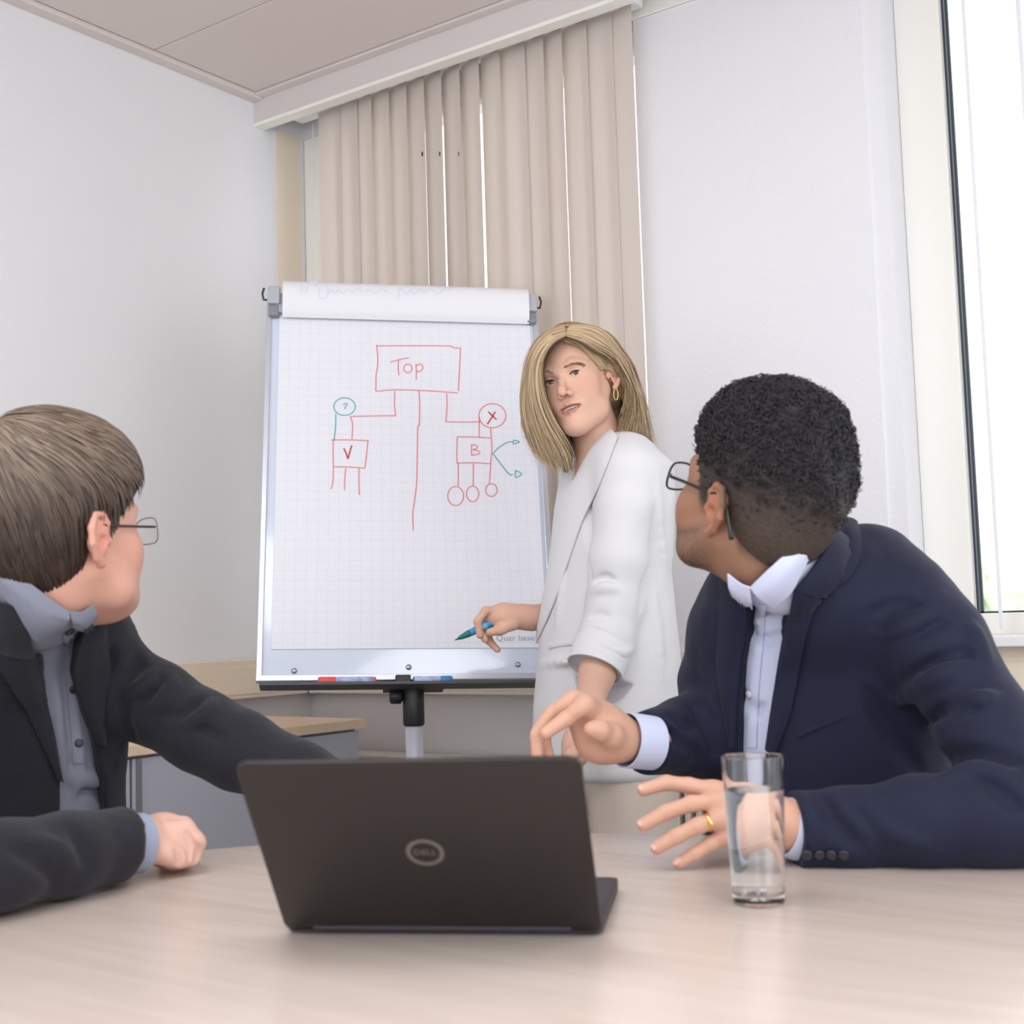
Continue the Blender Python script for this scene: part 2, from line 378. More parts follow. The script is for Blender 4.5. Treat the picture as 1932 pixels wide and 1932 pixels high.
# bright trees outside
m_leaf = mat('pale_leaves', srgb(214, 228, 198), .7, var=.25, vscale=3)
m_bark = mat('bark', srgb(130, 112, 96), .9)
def tree(x, y, h, r, seed, label):
    t = thing('tree', label, 'tree', (x, y, -4), 'trees beyond the window')
    tube('trunk', [(x, y, -4), (x+.1, y, -4+h*.5), (x, y, -4+h*.8)], [.22, .16, .06], m_bark, t)
    rs = np.random.RandomState(seed); bm = bmesh.new()
    for i in range(26):
        a = rs.randn(3)*np.array([r, r, r*.8])*.5; 
        bmesh.ops.create_icosphere(bm, subdivisions=2, radius=r*(.28+.2*rs.rand()), matrix=Matrix.Translation((x+a[0], y+a[1], -4+h*.75+a[2])))
    for v in bm.verts: v.co += Vector(rs.randn(3)*.09*r)
    bmobj('crown', bm, m_leaf, t)
tree(-6.2, 22, 6.0, 1.7, 3, 'pale leafy tree low outside the window, left of the blind strip')
tree(-3.4, 27, 6.4, 1.5, 5, 'bluish pale tree outside the window at right frame edge')
struct(boxobj('ground', (-60, 3.4, -4.2), (60, 90, -4), mat('pale_paving', srgb(205, 205, 200), .9, var=.05)))

# ------------------------------------------------------------------ vertical blinds
def slat_mat(nm='blind_fabric', c1=(230, 222, 217), c2=(242, 233, 224), mixf=.42):
    m = bpy.data.materials.new(nm); m.use_nodes = True; nt = m.node_tree; nt.nodes.remove(nt.nodes['Principled BSDF']); N = nt.nodes.new
    d = N('ShaderNodeBsdfDiffuse'); t = N('ShaderNodeBsdfTranslucent'); x = N('ShaderNodeMixShader'); x.inputs[0].default_value = mixf
    d.inputs[0].default_value = (*srgb(*c1), 1); t.inputs[0].default_value = (*srgb(*c2), 1)
    tc = N('ShaderNodeTexCoord'); n = N('ShaderNodeTexNoise'); n.inputs['Scale'].default_value = 400; b = N('ShaderNodeBump'); b.inputs['Strength'].default_value = .15; b.inputs['Distance'].default_value = .001
    nt.links.new(tc.outputs['Object'], n.inputs['Vector']); nt.links.new(n.outputs[0], b.inputs['Height']); nt.links.new(b.outputs[0], d.inputs['Normal'])
    nt.links.new(d.outputs[0], x.inputs[1]); nt.links.new(t.outputs[0], x.inputs[2]); nt.links.new(x.outputs[0], nt.nodes['Material Output'].inputs[0]); return m
m_slat = slat_mat(); m_slat2 = slat_mat('white_blind_fabric', (250, 250, 252), (250, 250, 252), .7)
def slat(parent, x, y, ang, z0, z1, wd=.096, bow=.004, m=None):
    """ang 0: flat to the window; positive turns the left edge toward the window"""
    k = 6; V = []; Fc = []; ca, sa = math.cos(ang), math.sin(ang)
    for z in (z0, z1):
        for s_ in (0, 1):
            for i in range(k+1):
                t = (i/k-.5); lx = t*wd; ly = -bow*(1-4*t*t)+s_*.0006
                V.append((x+lx*ca-ly*sa*-1, y-lx*sa+ly*ca, z))
    n = k+1
    for i in range(k):
        a = lambda r, s_, j: r*2*n+s_*n+j
        Fc += [[a(0, 0, i), a(0, 0, i+1), a(1, 0, i+1), a(1, 0, i)], [a(0, 1, i+1), a(0, 1, i), a(1, 1, i), a(1, 1, i+1)]]
    return meshobj('slat', V, Fc, m or m_slat, parent, True)
bl = thing('vertical_blind', 'closed beige vertical blind hanging behind the flip chart', 'blind', (-2.2, 2.9, .99))
boxobj('head_rail', (-2.86, 2.88, 2.64), (-1.62, 2.92, 2.67), m_white, bl)
edges = [388, 487, 548, 628, 708, 788, 868, 948, 1035, 1122, 1220, 1320, 1403, 1497, 1610, 1705, 1803]
angs = [3, 7, 15, 16, 17, 18, 20.5, 21.5, 22, 20.5, 7, 17, 22, 15, 4, 13]
def ony(px, py, y):
    v = FW*F+RI*(px-966)+UP*(966-py); return CAM+v*(y/v[1])
sx = []
for i, e in enumerate(edges):
    px = 440+e/2.415; py = 237-.331*(px-480); sx.append(ony(px, py, 2.89)[0])
m_clip = mat('dark_clip', (.03, .03, .03), .5)
for i in range(16):
    cx = (sx[i]+sx[i+1])/2; s_ = slat(bl, cx-.002, 2.89, math.radians(angs[i]), 1.02, 2.64)
    if i in (6, 7, 8): 
        q = ony(440+edges[i]/2.415+1, 292, 2.885); boxobj('chain_clip', (q[0]-.002, 2.875, q[2]-.006), (q[0]+.002, 2.878, q[2]+.006), m_clip, s_)
tube('bead_chain', [(sx[0]-.006, 2.87, 2.6), (sx[0]-.006, 2.868, 1.9), (sx[0]-.004, 2.87, 1.1)], .0022, m_white, bl, n=6)
b2 = thing('vertical_blind', 'open white vertical blind slats standing edge-on before right window', 'blind', (-.7, 2.93, 1.0))
boxobj('head_rail', (-.95, 2.96, 2.62), (1.1, 3.0, 2.64), m_white, b2)
for px, py in ((1820, 60), (1924, 60)):
    q = ony(px, py, 2.98); slat(b2, q[0], 2.98, math.radians(66), 1.0, 2.62, .05, .002, m_slat2)
for k in range(10): slat(b2, -.55+k*.16, 2.98, math.radians(66), 1.0, 2.62, .05, .002, m_slat2)

# ------------------------------------------------------------------ radiators
m_rad = mat('radiator_enamel', srgb(226, 220, 206), .4)
def radiator(x0, x1, label):
    t = thing('radiator', label, 'radiator', ((x0+x1)/2, 2.93, 0), 'radiators under the windows')
    boxobj('back_panel', (x0, 2.955, .14), (x1, 2.975, .66), m_rad, t); boxobj('top_grille', (x0, 2.88, .662), (x1, 2.98, .676), m_rad, t, bevel=.003)
    boxobj('bottom_rail', (x0, 2.90, .13), (x1, 2.955, .15), m_rad, t)
    f0 = None
    for k in range(int((x1-x0)/.03)):
        if f0 is None: f0 = boxobj('fin', (x0+.005, 2.885, .15), (x0+.019, 2.955, .65), m_rad, t, bevel=.003)
        else: c = f0.copy(); link(c, t); c.location.x = f0.location.x+k*.03
    for x in (x0+.1, x1-.1): boxobj('foot', (x-.02, 2.91, 0), (x+.02, 2.97, .14), m_rad, t)
radiator(-2.78, -1.75, 'cream finned radiator below the closed blind behind the flip chart')
radiator(-1.70, -.95, 'cream finned radiator under the white pier, behind the man in navy')
radiator(-.88, .8, 'cream finned radiator under the right window')

# ------------------------------------------------------------------ sideboard
m_oak = mat('beech_top', srgb(228, 200, 170), .45, var=.06, vscale=14, stretch=(12, 1, 1))
m_grey = mat('grey_laminate', srgb(172, 172, 182), .55)
xf = -2.44; y1 = 2.68
cb = thing('sideboard', 'grey sideboard with beech top along the left wall', 'cabinet', ((xf+XL)/2, 1.8, 0))
boxobj('worktop', (XL+.05, .9, .775), (xf+.012, y1, .80), m_oak, cb, bevel=.002)
boxobj('carcass', (XL+.06, .92, .06), (xf-.02, y1-.01, .775), m_grey, cb)
boxobj('plinth', (XL+.08, .94, 0), (xf-.05, y1-.04, .06), m_clip, cb)
v_ = FW*F+RI*(248-966)+UP*(966-1480); ys_ = v_[1]*(xf/v_[0])
dy = [y1-.012, ys_, ys_-.62, .93]
for i in range(3):
    dr = boxobj('door', (xf-.019, dy[i+1]+.004, .07), (xf, dy[i]-.004, .768), m_grey, cb, bevel=.0015)
    boxobj('edge_grip', (xf, dy[i+1]+.012, .07), (xf+.004, dy[i+1]+.026, .768), mat('brushed_steel', srgb(150, 152, 160), .3, .8), dr)
    boxobj('hinge_knuckle', (xf, dy[i+1]+.003, .60), (xf+.006, dy[i+1]+.012, .63), m_clip, dr)

# ------------------------------------------------------------------ table
def wood_mat(name, c1, c2, rough, ang, sc_=1.0):
    m = bpy.data.materials.new(name); m.use_nodes = True; nt = m.node_tree; b = nt.nodes['Principled BSDF']; N = nt.nodes.new; L = nt.links.new
    tc = N('ShaderNodeTexCoord'); mp = N('ShaderNodeMapping'); mp.inputs['Rotation'].default_value = (0, 0, ang); mp.inputs['Scale'].default_value = (3*sc_, 40*sc_, 10)
    n1 = N('ShaderNodeTexNoise'); n1.inputs['Scale'].default_value = 1; n1.inputs['Detail'].default_value = 7; n1.inputs['Distortion'].default_value = .6
    cr = N('ShaderNodeValToRGB'); cr.color_ramp.elements[0].color = (*c1, 1); cr.color_ramp.elements[1].color = (*c2, 1); cr.color_ramp.elements[0].position = .32; cr.color_ramp.elements[1].position = .68
    L(tc.outputs['Object'], mp.inputs[0]); L(mp.outputs[0], n1.inputs['Vector']); L(n1.outputs[0], cr.inputs[0]); L(cr.outputs[0], b.inputs['Base Color'])
    b.inputs['Roughness'].default_value = rough; b.inputs['Specular IOR Level'].default_value = .45
    return m
m_table = wood_mat('pale_beech', srgb(212, 196, 185), srgb(221, 206, 196), .27, -WY)
TC = np.array([-.66, .735]); TR = .985
tb = thing('conference_table', 'round pale beech conference table in the foreground', 'table', (TC[0], TC[1], 0))
lathe('table_top', [(.001, .712), (TR-.02, .712), (TR-.004, .716), (TR, .724), (TR, .732), (TR-.003, .738), (TR-.008, .74), (.001, .74)], (TC[0], TC[1], 0), m_table, tb, n=128)
sharp(tb.children[0], 30)
m_steel = mat('silver_steel', srgb(180, 182, 186), .35, .9)
lathe('pedestal', [(.05, .02), (.05, .66), (.14, .70), (.14, .712)], (TC[0], TC[1], 0), m_steel, tb, n=40)
lathe('base_disc', [(.36, 0), (.36, .012), (.1, .03), (.05, .035)], (TC[0], TC[1], 0), m_steel, tb, n=64)

# ------------------------------------------------------------------ flip chart
BL = np.array([-2.2407, 2.1053, .9421]); BU = nrm([.7235, .6897, -.0273]); BV = nrm([-.1803, .2269, .9571]); BN = nrm(np.cross(BU, BV))
if BN@HF > 0: BN = -BN
BW, BH = .70, 1.0194
def FM(p): return BL+BU*p[0]+BV*p[1]+BN*p[2]
def on_board(px, py, c=0):
    v = FW*F+RI*(px-966)+UP*(966-py); o = BL+BN*c; t = ((o-CAM)@BN)/(v@BN); q = CAM+v*t-o; return np.array([q@BU, q@BV])
base_pt = FM((.355, 0, -.03)); fc = thing('flip_chart', 'white mobile flip chart easel with a hand-drawn organisation diagram', 'flip chart', (base_pt[0], base_pt[1], 0))
m_board = mat('glossy_whiteboard', srgb(208, 216, 232), .12, coat=.3)
m_alu = mat('anodised_aluminium', srgb(205, 208, 216), .35, .6)
m_dgrey = mat('dark_grey_plastic', srgb(70, 70, 74), .5); m_lgrey = mat('grey_plastic', srgb(176, 180, 186), .5); m_black = mat('black_plastic', (.012, .012, .013), .45)
boxobj('board', (.012, .0, -.016), (BW-.012, BH-.02, 0), m_board, fc, M=FM)
for a in (0, BW-.014): boxobj('side_rail', (a, -.002, -.02), (a+.014, BH-.03, .006), m_alu, fc, M=FM, bevel=.002)
boxobj('bottom_rail', (0, -.012, -.02), (BW, .002, .006), m_alu, fc, M=FM, bevel=.001)
ty = boxobj('pen_tray', (.01, -.031, -.01), (BW-.01, -.0265, .042), m_dgrey, fc, M=FM)
boxobj('tray_lip', (.01, -.0265, .039), (BW-.01, -.0245, .042), m_dgrey, ty, M=FM)
for px, py in ((555, 1266), (771, 1259), (977, 1254)):
    a, b = on_board(px, py); lathe('screw', [(.007, 0), (.007, .002), (.003, .005)], FM((a, b, 0)), m_steel, fc, n=12, axis=BN)
cl = boxobj('clamp_bar', (.02, BH-.075, 0), (BW-.02, BH-.02, .02), m_lgrey, fc, M=FM, bevel=.003)
for a0, a1 in ((.004, .034), (BW-.034, BW-.004)):
    e = boxobj('clamp_end', (a0, BH-.055, -.015), (a1, BH-.005, .03), m_lgrey, fc, M=FM, bevel=.004)
    boxobj('clamp_pad', (a0+.002, BH-.085, 0), (a1-.002, BH-.055, .022), mat('mid_grey_plastic', srgb(132, 134, 140), .5), e, M=FM, bevel=.004)
for a, s_ in ((.0, -1), (BW, 1)):
    tube('paper_hook', [FM((a, BH-.03, 0)), FM((a+s_*.008, BH-.03, .0)), FM((a+s_*.012, BH-.012, .0)), FM((a+s_*.008, BH+.004, 0))], .003, m_dgrey, fc, n=6)
# gridded paper
def grid_mat():
    m = bpy.data.materials.new('gridded_paper'); m.use_nodes = True; nt = m.node_tree; b = nt.nodes['Principled BSDF']; N = nt.nodes.new; L = nt.links.new
    b.inputs['Roughness'].default_value = .8
    at = N('ShaderNodeUVMap'); sp = N('ShaderNodeSeparateXYZ'); L(at.outputs[0], sp.inputs[0]); outs = []
    for i in (0, 1):
        a = N('ShaderNodeMath'); a.operation = 'MULTIPLY'; a.inputs[1].default_value = 1/.0255; f = N('ShaderNodeMath'); f.operation = 'FRACT'; g = N('ShaderNodeMath'); g.operation = 'LESS_THAN'; g.inputs[1].default_value = .055
        L(sp.outputs[i], a.inputs[0]); L(a.outputs[0], f.inputs[0]); L(f.outputs[0], g.inputs[0]); outs.append(g)
    mx = N('ShaderNodeMath'); mx.operation = 'MAXIMUM'; L(outs[0].outputs[0], mx.inputs[0]); L(outs[1].outputs[0], mx.inputs[1])
    mc = N('ShaderNodeMix'); mc.data_type = 'RGBA'; mc.inputs[6].default_value = (*srgb(229, 229, 236), 1); mc.inputs[7].default_value = (*srgb(221, 221, 230), 1)
    L(mx.outputs[0], mc.inputs[0]); L(mc.outputs[2], b.inputs['Base Color']); return m
pl, pb = on_board(512, 1225, .003); pa0, pt = on_board(527, 590, .003); A0 = .5*(pl+pa0); A1 = A0+.645
pad = boxobj('paper_pad', (A0, pb, .0004), (A1, BH-.06, .003), grid_mat(), fc, M=FM)
uv = pad.data.uv_layers.new(name='UVMap'); off = np.array(parent_world(pad))
for lp in pad.data.loops:
    q = np.array(pad.data.vertices[lp.vertex_index].co)+off-BL; uv.data[lp.index].uv = (q@BU-A0, q@BV)
# sheets flipped over the top
prof = smooth_path([(BH-.085, .012), (BH-.07, .026), (BH-.04, .034), (BH-.008, .032), (BH+.012, .018), (BH+.018, 0), (BH+.008, -.022), (BH-.06, -.03), (BH-.3, -.034), (BH-.62, -.04)], 40)
V = []; Fc = []; n = len(prof)
tg = np.gradient(prof, axis=0); nn = np.c_[-tg[:, 1], tg[:, 0]]; nn /= np.linalg.norm(nn, axis=1)[:, None]
for s_ in (0, 1):
    for a in (A0+.008, A1-.004):
        for i in range(n): q = prof[i]+nn[i]*(.0035*s_); V.append(FM((a, q[0], q[1])))
for i in range(n-1):
    f = lambda s_, e, j: s_*2*n+e*n+j
    Fc += [[f(0, 0, i), f(0, 1, i), f(0, 1, i+1), f(0, 0, i+1)], [f(1, 0, i), f(1, 0, i+1), f(1, 1, i+1), f(1, 1, i)], [f(0, 0, i), f(0, 0, i+1), f(1, 0, i+1), f(1, 0, i)], [f(0, 1, i), f(1, 1, i), f(1, 1, i+1), f(0, 1, i+1)]]
Fc += [[f(0, 0, 0), f(1, 0, 0), f(1, 1, 0), f(0, 1, 0)], [f(0, 0, n-1), f(0, 1, n-1), f(1, 1, n-1), f(1, 0, n-1)]]
fl = sharp(meshobj('flipped_sheets', V, Fc, mat('white_paper', srgb(232, 231, 236), .8), fc), 60)
# marker drawing: ribbons of ink on the top sheet
def ribbon(V, Fc, pts, wd, M):
    p = np.asarray(pts, float); T = np.gradient(p, axis=0); T /= np.linalg.norm(T, axis=1)[:, None]+1e-9; Nn = np.c_[-T[:, 1], T[:, 0]]; b0 = len(V)
    for i in range(len(p)):
        for s_ in (-1, 1): V.append(M(p[i]+Nn[i]*wd/2*s_))
    for i in range(len(p)-1): Fc.append([b0+2*i, b0+2*i+1, b0+2*i+3, b0+2*i+2])
def ell_(cx, cy, rx, ry): return [(cx+rx*math.sin(t), cy-ry*math.cos(t)) for t in np.linspace(0, 6.35, 22)]
red = [[(775, 550), (783, 650), (772, 735), (770, 832)], [(775, 556), (1190, 556), (1240, 568), (1287, 571)], [(1285, 571), (1281, 650), (1275, 760), (1272, 830)], [(770, 832), (900, 823), (1100, 830), (1268, 842)],
       [(858, 655), (910, 640), (972, 628)], [(908, 640), (906, 690), (910, 735)], ell_(965, 693, 25, 26), [(1013, 668), (1016, 710), (1015, 762)], [(1013, 678), (1042, 666), (1056, 688), (1038, 712), (1016, 708)],
       [(885, 830), (883, 920), (891, 978)], [(891, 980), (750, 982), (618, 985)], [(615, 985), (628, 1030), (625, 1122)],
       [(1030, 825), (1036, 900), (1034, 1030), (1025, 1050), (1022, 1200), (1018, 1380), (1005, 1500), (995, 1570), (997, 1677)],
       [(1200, 845), (1203, 920), (1195, 1017)], [(1195, 1017), (1300, 1019), (1402, 1017)], [(1399, 985), (1398, 1050), (1398, 1108)], ell_(1478, 980, 82, 73),
       [(1265, 1110), (1262, 1200), (1263, 1272)], [(1263, 1108), (1360, 1110), (1466, 1116)], [(1467, 1056), (1472, 1120), (1475, 1180), (1468, 1270), (1460, 1392)], [(1265, 1268), (1365, 1266), (1466, 1272)],
       [(1352, 1155), (1351, 1185), (1352, 1220)], [(1350, 1157), (1378, 1160), (1386, 1176), (1358, 1187)], [(1358, 1187), (1395, 1195), (1396, 1212), (1350, 1221)],
       [(1270, 1270), (1271, 1340), (1270, 1406)], [(1362, 1270), (1362, 1340), (1361, 1406)], ell_(1255, 1468, 48, 58), ell_(1358, 1455, 37, 47), ell_(1472, 1432, 35, 38),
       [(512, 1125), (510, 1200), (512, 1296)], [(498, 1128), (610, 1127), (727, 1132)], [(722, 1134), (712, 1230), (703, 1300)], [(515, 1290), (610, 1292), (702, 1299)],
       [(512, 1295), (509, 1380), (497, 1428)], [(588, 1298), (581, 1365), (580, 1433)], [(667, 1300), (667, 1380), (670, 1462)]]
dark = [[(1453, 956), (1478, 980), (1503, 1004)], [(1496, 956), (1478, 985), (1447, 1033)], [(575, 1178), (590, 1210), (600, 1243)], [(600, 1243), (612, 1200), (624, 1160)]]
teal = [ell_(580, 925, 65, 53), [(527, 968), (525, 1050), (516, 1128)], [(570, 912), (592, 906), (594, 918), (583, 926)], [(583, 926), (584, 934), (583, 940)], [(1478, 1215), (1510, 1180), (1570, 1142), (1608, 1141)], [(1606, 1128), (1642, 1139), (1606, 1152), (1606, 1128)],
        [(1485, 1215), (1530, 1275), (1580, 1335), (1602, 1338)], [(1618, 1312), (1656, 1333), (1620, 1355), (1618, 1312)]]
for nm, st, colr, wd in (('red_drawing', red, srgb(226, 142, 142), .0031), ('dark_red_lettering', dark, srgb(205, 80, 84), .0040), ('teal_drawing', teal, srgb(104, 178, 180), .0031)):
    V = []; Fc = []
    for s_ in st:
        q = np.array([on_board(470+x/3.22, 480+y/3.22, .003) for x, y in s_]); q = smooth_path(q, max(8, len(q)*4)) if len(q) > 2 else q
        ribbon(V, Fc, q, wd, lambda p: FM((p[0], p[1], .0036)))
    meshobj(nm, V, Fc, mat('ink_'+nm, colr, .7), pad)
def text_obj(name, body, size, M, m, parent, ext=.0004, shear=0, xs=1):
    cu = bpy.data.curves.new(name, 'FONT'); cu.body = body; cu.size = size; cu.shear = shear; cu.align_x = 'CENTER'; cu.align_y = 'CENTER'; cu.extrude = ext; cu.resolution_u = 3
    o = bpy.data.objects.new(name, cu); sc.collection.objects.link(o); dg = bpy.context.evaluated_depsgraph_get(); me = o.evaluated_get(dg).to_mesh()
    V = [M(np.array([v.co.x*xs, v.co.y, v.co.z])) for v in me.vertices]; Fc = [list(p.vertices) for p in me.polygons]; o.to_mesh_clear(); bpy.data.objects.remove(o)
    return meshobj(name, V, Fc, m, parent)
a, b = on_board(972, 1204, .003); text_obj('printed_line', 'Quar base', .020, lambda p: FM((a+p[0], b+p[1], .0035+p[2])), mat('grey_ink', srgb(176, 176, 186), .7), pad, xs=1.1)
# faint blue handwriting showing through the flipped sheets
V = []; Fc = []
scr = [[(318, 175), (318, 250)], [(360, 185), (345, 250), (365, 165), (420, 160), (400, 200)], [(430, 200), (425, 265), (470, 270), (480, 205), (460, 195)], [(485, 245), (500, 215), (520, 245), (545, 215)], [(545, 215), (570, 245), (600, 215), (625, 240)], [(625, 240), (660, 212), (690, 240), (730, 215)], [(730, 215), (770, 245), (800, 215), (850, 240)],
       [(905, 280), (915, 205), (950, 250), (985, 210)], [(985, 210), (1000, 250), (1040, 215), (1060, 245)], [(1060, 245), (1100, 215), (1140, 245), (1190, 205)]]
pf = prof[:18]
for s_ in scr:
    q = np.array([on_board(470+x/3.22, 480+y/3.22, .033) for x, y in s_]); q = smooth_path(q, 12) if len(q) > 2 else resample(q, 4)
    ribbon(V, Fc, q, .0035, lambda p: FM((p[0], p[1], np.interp(p[1], pf[:, 0], pf[:, 1])+.0046)))
meshobj('faint_handwriting', V, Fc, mat('ghost_ink', srgb(219, 222, 236), .8), fl)
# stand
pc = FM((.36, -.035, -.028)); pc2 = np.array([pc[0], pc[1], 0])
clp = lathe('column_clamp', [(.023, -.075), (.025, -.07), (.025, .02), (.02, .025)], pc, m_black, fc, n=28)
kb = pc-BU*.025+np.array([0, 0, -.008]); lathe('clamp_knob', [(.01, 0), (.017, .004), (.017, .026), (.012, .03)], kb-BU*.0, m_black, clp, n=16, axis=-BU)
lathe('column', [(.0205, .05), (.0205, pc[2]-.06)], pc2, mat('satin_column', srgb(196, 198, 208), .4, .3), fc, n=28)
boxobj('mount_bracket', (.29, -.03, -.045), (.43, .25, -.016), m_dgrey, fc, M=FM)
lathe('hub', [(.05, .04), (.05, .075), (.03, .09)], pc2, m_dgrey, fc, n=24)
for k in range(5):
    t = k*2*math.pi/5+.3; e = pc2+np.array([math.cos(t)*.30, math.sin(t)*.30, .055]); ft = tube('foot', [pc2+np.array([0, 0, .06]), pc2*.5+e*.5+np.array([0, 0, .035]), e], [.018, .016, .012], m_lgrey, fc)
    lathe('castor', [(.02, -.012), (.024, -.008), (.024, .008), (.02, .012)], e+np.array([0, 0, -.031]), m_black, ft, n=16, axis=(-math.sin(t), math.cos(t), 0))
# markers in the tray
def marker(p0, d, L, r, body, cap, end, name, label, grp=None):
    t = thing(name, label, 'marker', p0-ZZ*r, grp); d = nrm(d)
    lathe('barrel', [(r*.95, L*.3), (r, L*.31), (r, L*.95), (r*.8, L*.965)], p0, body, t, n=16, axis=d)
    lathe('cap', [(r*.8, 0), (r*1.05, .004), (r*1.05, L*.3), (r, L*.305)], p0, cap, t, n=16, axis=d)
    lathe('end_plug', [(r*.9, L*.94), (r*.9, L*.99), (r*.6, L)], p0, end, t, n=16, axis=d); return t
m_red = mat('red_plastic', srgb(226, 84, 72), .4); m_blue = mat('blue_plastic', srgb(60, 130, 190), .4); m_lab = mat('blue_white_label', srgb(170, 180, 215), .5, var=.35, vscale=70); m_teal = mat('teal_plastic', srgb(22, 112, 108), .4)
a = on_board(600, 1278)[0]; marker(FM((a, -.017, .02)), BU, .132, .0092, m_lab, m_red, m_red, 'board_marker', 'red-capped marker lying in the left of the flip chart tray', 'markers in the flip chart tray')
a = on_board(852, 1272)[0]; marker(FM((a, -.017, .02)), -BU, .092, .0092, m_lab, m_blue, m_blue, 'board_marker', 'short blue marker lying in the tray right of the column', 'markers in the flip chart tray')
a = on_board(745, 1275)[0]; e = boxobj('board_eraser', (a, -.026, .008), (a+.035, -.006, .03), m_black, None, M=FM, bevel=.002); tag(e, 'small black eraser block in the middle of the tray', 'eraser')

# ------------------------------------------------------------------ laptop
LB = np.array([-.9898, .9644, .7497]); LU = nrm([.8932, .4497, 0]); LV = nrm([.2782, -.5415, .7933]); LV = nrm(LV-LU*(LV@LU)); LN = np.cross(LU, LV)
if LN@HF > 0: LN = -LN      # outward face of the lid, towards the viewer
LWd, LH = .322, .2228; LD = nrm(np.cross(ZZ, LU)); LD = LD if LD@HF > 0 else -LD
m_lap = mat('dark_grey_metal', srgb(50, 46, 45), .42, .5, bump=.05, bscale=900); m_lapd = mat('black_deck', srgb(46, 44, 52), .5)
lap = thing('laptop', 'open dark grey laptop seen from behind its lid on the table', 'laptop', (LB+LU*LWd/2)*np.array([1, 1, 0])+ZZ*.7405)
def rr(w_, h_, r, n=6):
    o = []
    for cx, cy, a0 in ((w_-r, r, -90), (w_-r, h_-r, 0), (r, h_-r, 90), (r, r, 180)):
        for i in range(n+1): t = math.radians(a0+90*i/n); o.append((cx+r*math.cos(t), cy+r*math.sin(t)))
    return o
lid = prism('lid', [(x, y-.008) for x, y in rr(LWd, LH+.008, .011)], -.005, 0, m_lap, lap, M=lambda p: LB+LU*p[0]+LV*p[1]+LN*p[2], bevel=.0012); sharp(lid, 30)
boxobj('screen', (.006, .012, -.0056), (LWd-.006, LH-.008, -.005), mat('dark_screen', (.006, .006, .008), .1), lid, M=lambda p: LB+LU*p[0]+LV*p[1]+LN*p[2])
DB = np.array([LB[0], LB[1], .7405])+LD*.004
dk = prism('base', rr(LWd, .213, .010), .0025, .0155, m_lapd, lap, M=lambda p: DB+LU*p[0]+LD*p[1]+ZZ*p[2], bevel=.001); sharp(dk, 30)
boxobj('hinge_bar', (.03, -.004, .006), (LWd-.03, .006, .013), m_lapd, lap, M=lambda p: DB+LU*p[0]+LD*p[1]+ZZ*p[2])
for x, y in ((.03, .02), (.29, .02), (.03, .19), (.29, .19)): lathe('rubber_foot', [(.006, 0), (.006, .0027)], DB+LU*x+LD*y, m_black, dk, n=12)
bm = bmesh.new()
for r_ in range(5):
    for c_ in range(14): box(bm, (.022+c_*.02, .035+r_*.019, .0155), (.039+c_*.02, .051+r_*.019, .0168), lambda p: DB+LU*p[0]+LD*p[1]+ZZ*p[2])
kbd = bmobj('keyboard', bm, m_black, dk)
boxobj('touchpad', (.11, .14, .0155), (.21, .203, .0158), mat('pad_grey', srgb(60, 58, 64), .4), dk, M=lambda p: DB+LU*p[0]+LD*p[1]+ZZ*p[2])
# badge: ring and lettering
m_badge = mat('badge_grey', srgb(122, 115, 110), .35, .5)
def LM(p): return LB+LU*p[0]+LV*p[1]+LN*p[2]
bc = np.array([LWd*.505, LH*.475]); th = np.linspace(0, 2*np.pi, 48, endpoint=False)
V, Fc = [], []
for r_, z in ((.0135, .0002), (.0135, .0009), (.0175, .0009), (.0175, .0002)):
    for t in th: V.append(LM((bc[0]+r_*1.06*math.cos(t), bc[1]+r_*math.sin(t), z)))
for i in range(3):
    for j in range(48): Fc.append([i*48+j, i*48+(j+1) % 48, (i+1)*48+(j+1) % 48, (i+1)*48+j])
bd = meshobj('badge_ring', V, Fc, m_badge, lid)
text_obj('badge_lettering', 'DELL', .0098, lambda p: LM((bc[0]+p[0], bc[1]+p[1], .0006+p[2])), m_badge, lid, xs=1.05)

# ------------------------------------------------------------------ glass of water
gc = PZ(1432, 1704, .74); gl = thing('water_glass', 'tall straight drinking glass of water on the table', 'glass', gc)
def glass_mat(name, ior):
    m = bpy.data.materials.new(name); m.use_nodes = True; b = m.node_tree.nodes['Principled BSDF']; b.inputs['Transmission Weight'].default_value = 1; b.inputs['Roughness'].default_value = 0; b.inputs['IOR'].default_value = ior; b.inputs['Base Color'].default_value = (.985, .99, .99, 1); return m
m_glass = glass_mat('clear_glass', 1.45); m_water = glass_mat('water', 1.33)
R0, R1, GH = .0275, .0335, .157
ri = lambda h: R0+(R1-R0)*h/GH
lathe('tumbler', [(.001, .0005), (R0-.003, .0005), (R0, .003), (ri(.006), .006), (ri(.05), .05), (ri(.1), .1), (ri(.154), .154), (R1, GH-.001), (R1-.0005, GH-.0002), (R1-.0009, GH), (R1-.0013, GH-.0002), (R1-.0018, GH-.001), (ri(.154)-.0018, .154), (ri(.1)-.0018, .1), (ri(.05)-.0018, .05), (ri(.018)-.0018, .018), (R0-.0022, .014), (R0-.005, .011), (R0-.008, .0102), (.001, .010)], gc, m_glass, gl, n=64); sharp(gl.children[0], 25)
WL = .121
lathe('water', [(.001, .0095), (R0-.0075, .0100), (R0-.0045, .0107), (R0-.0015, .0140), (ri(.018)-.0010, .018), (ri(.05)-.0010, .05), (ri(WL)-.0010, WL), (.001, WL)], gc, m_water, gl, n=64); sharp(gl.children[1], 40)
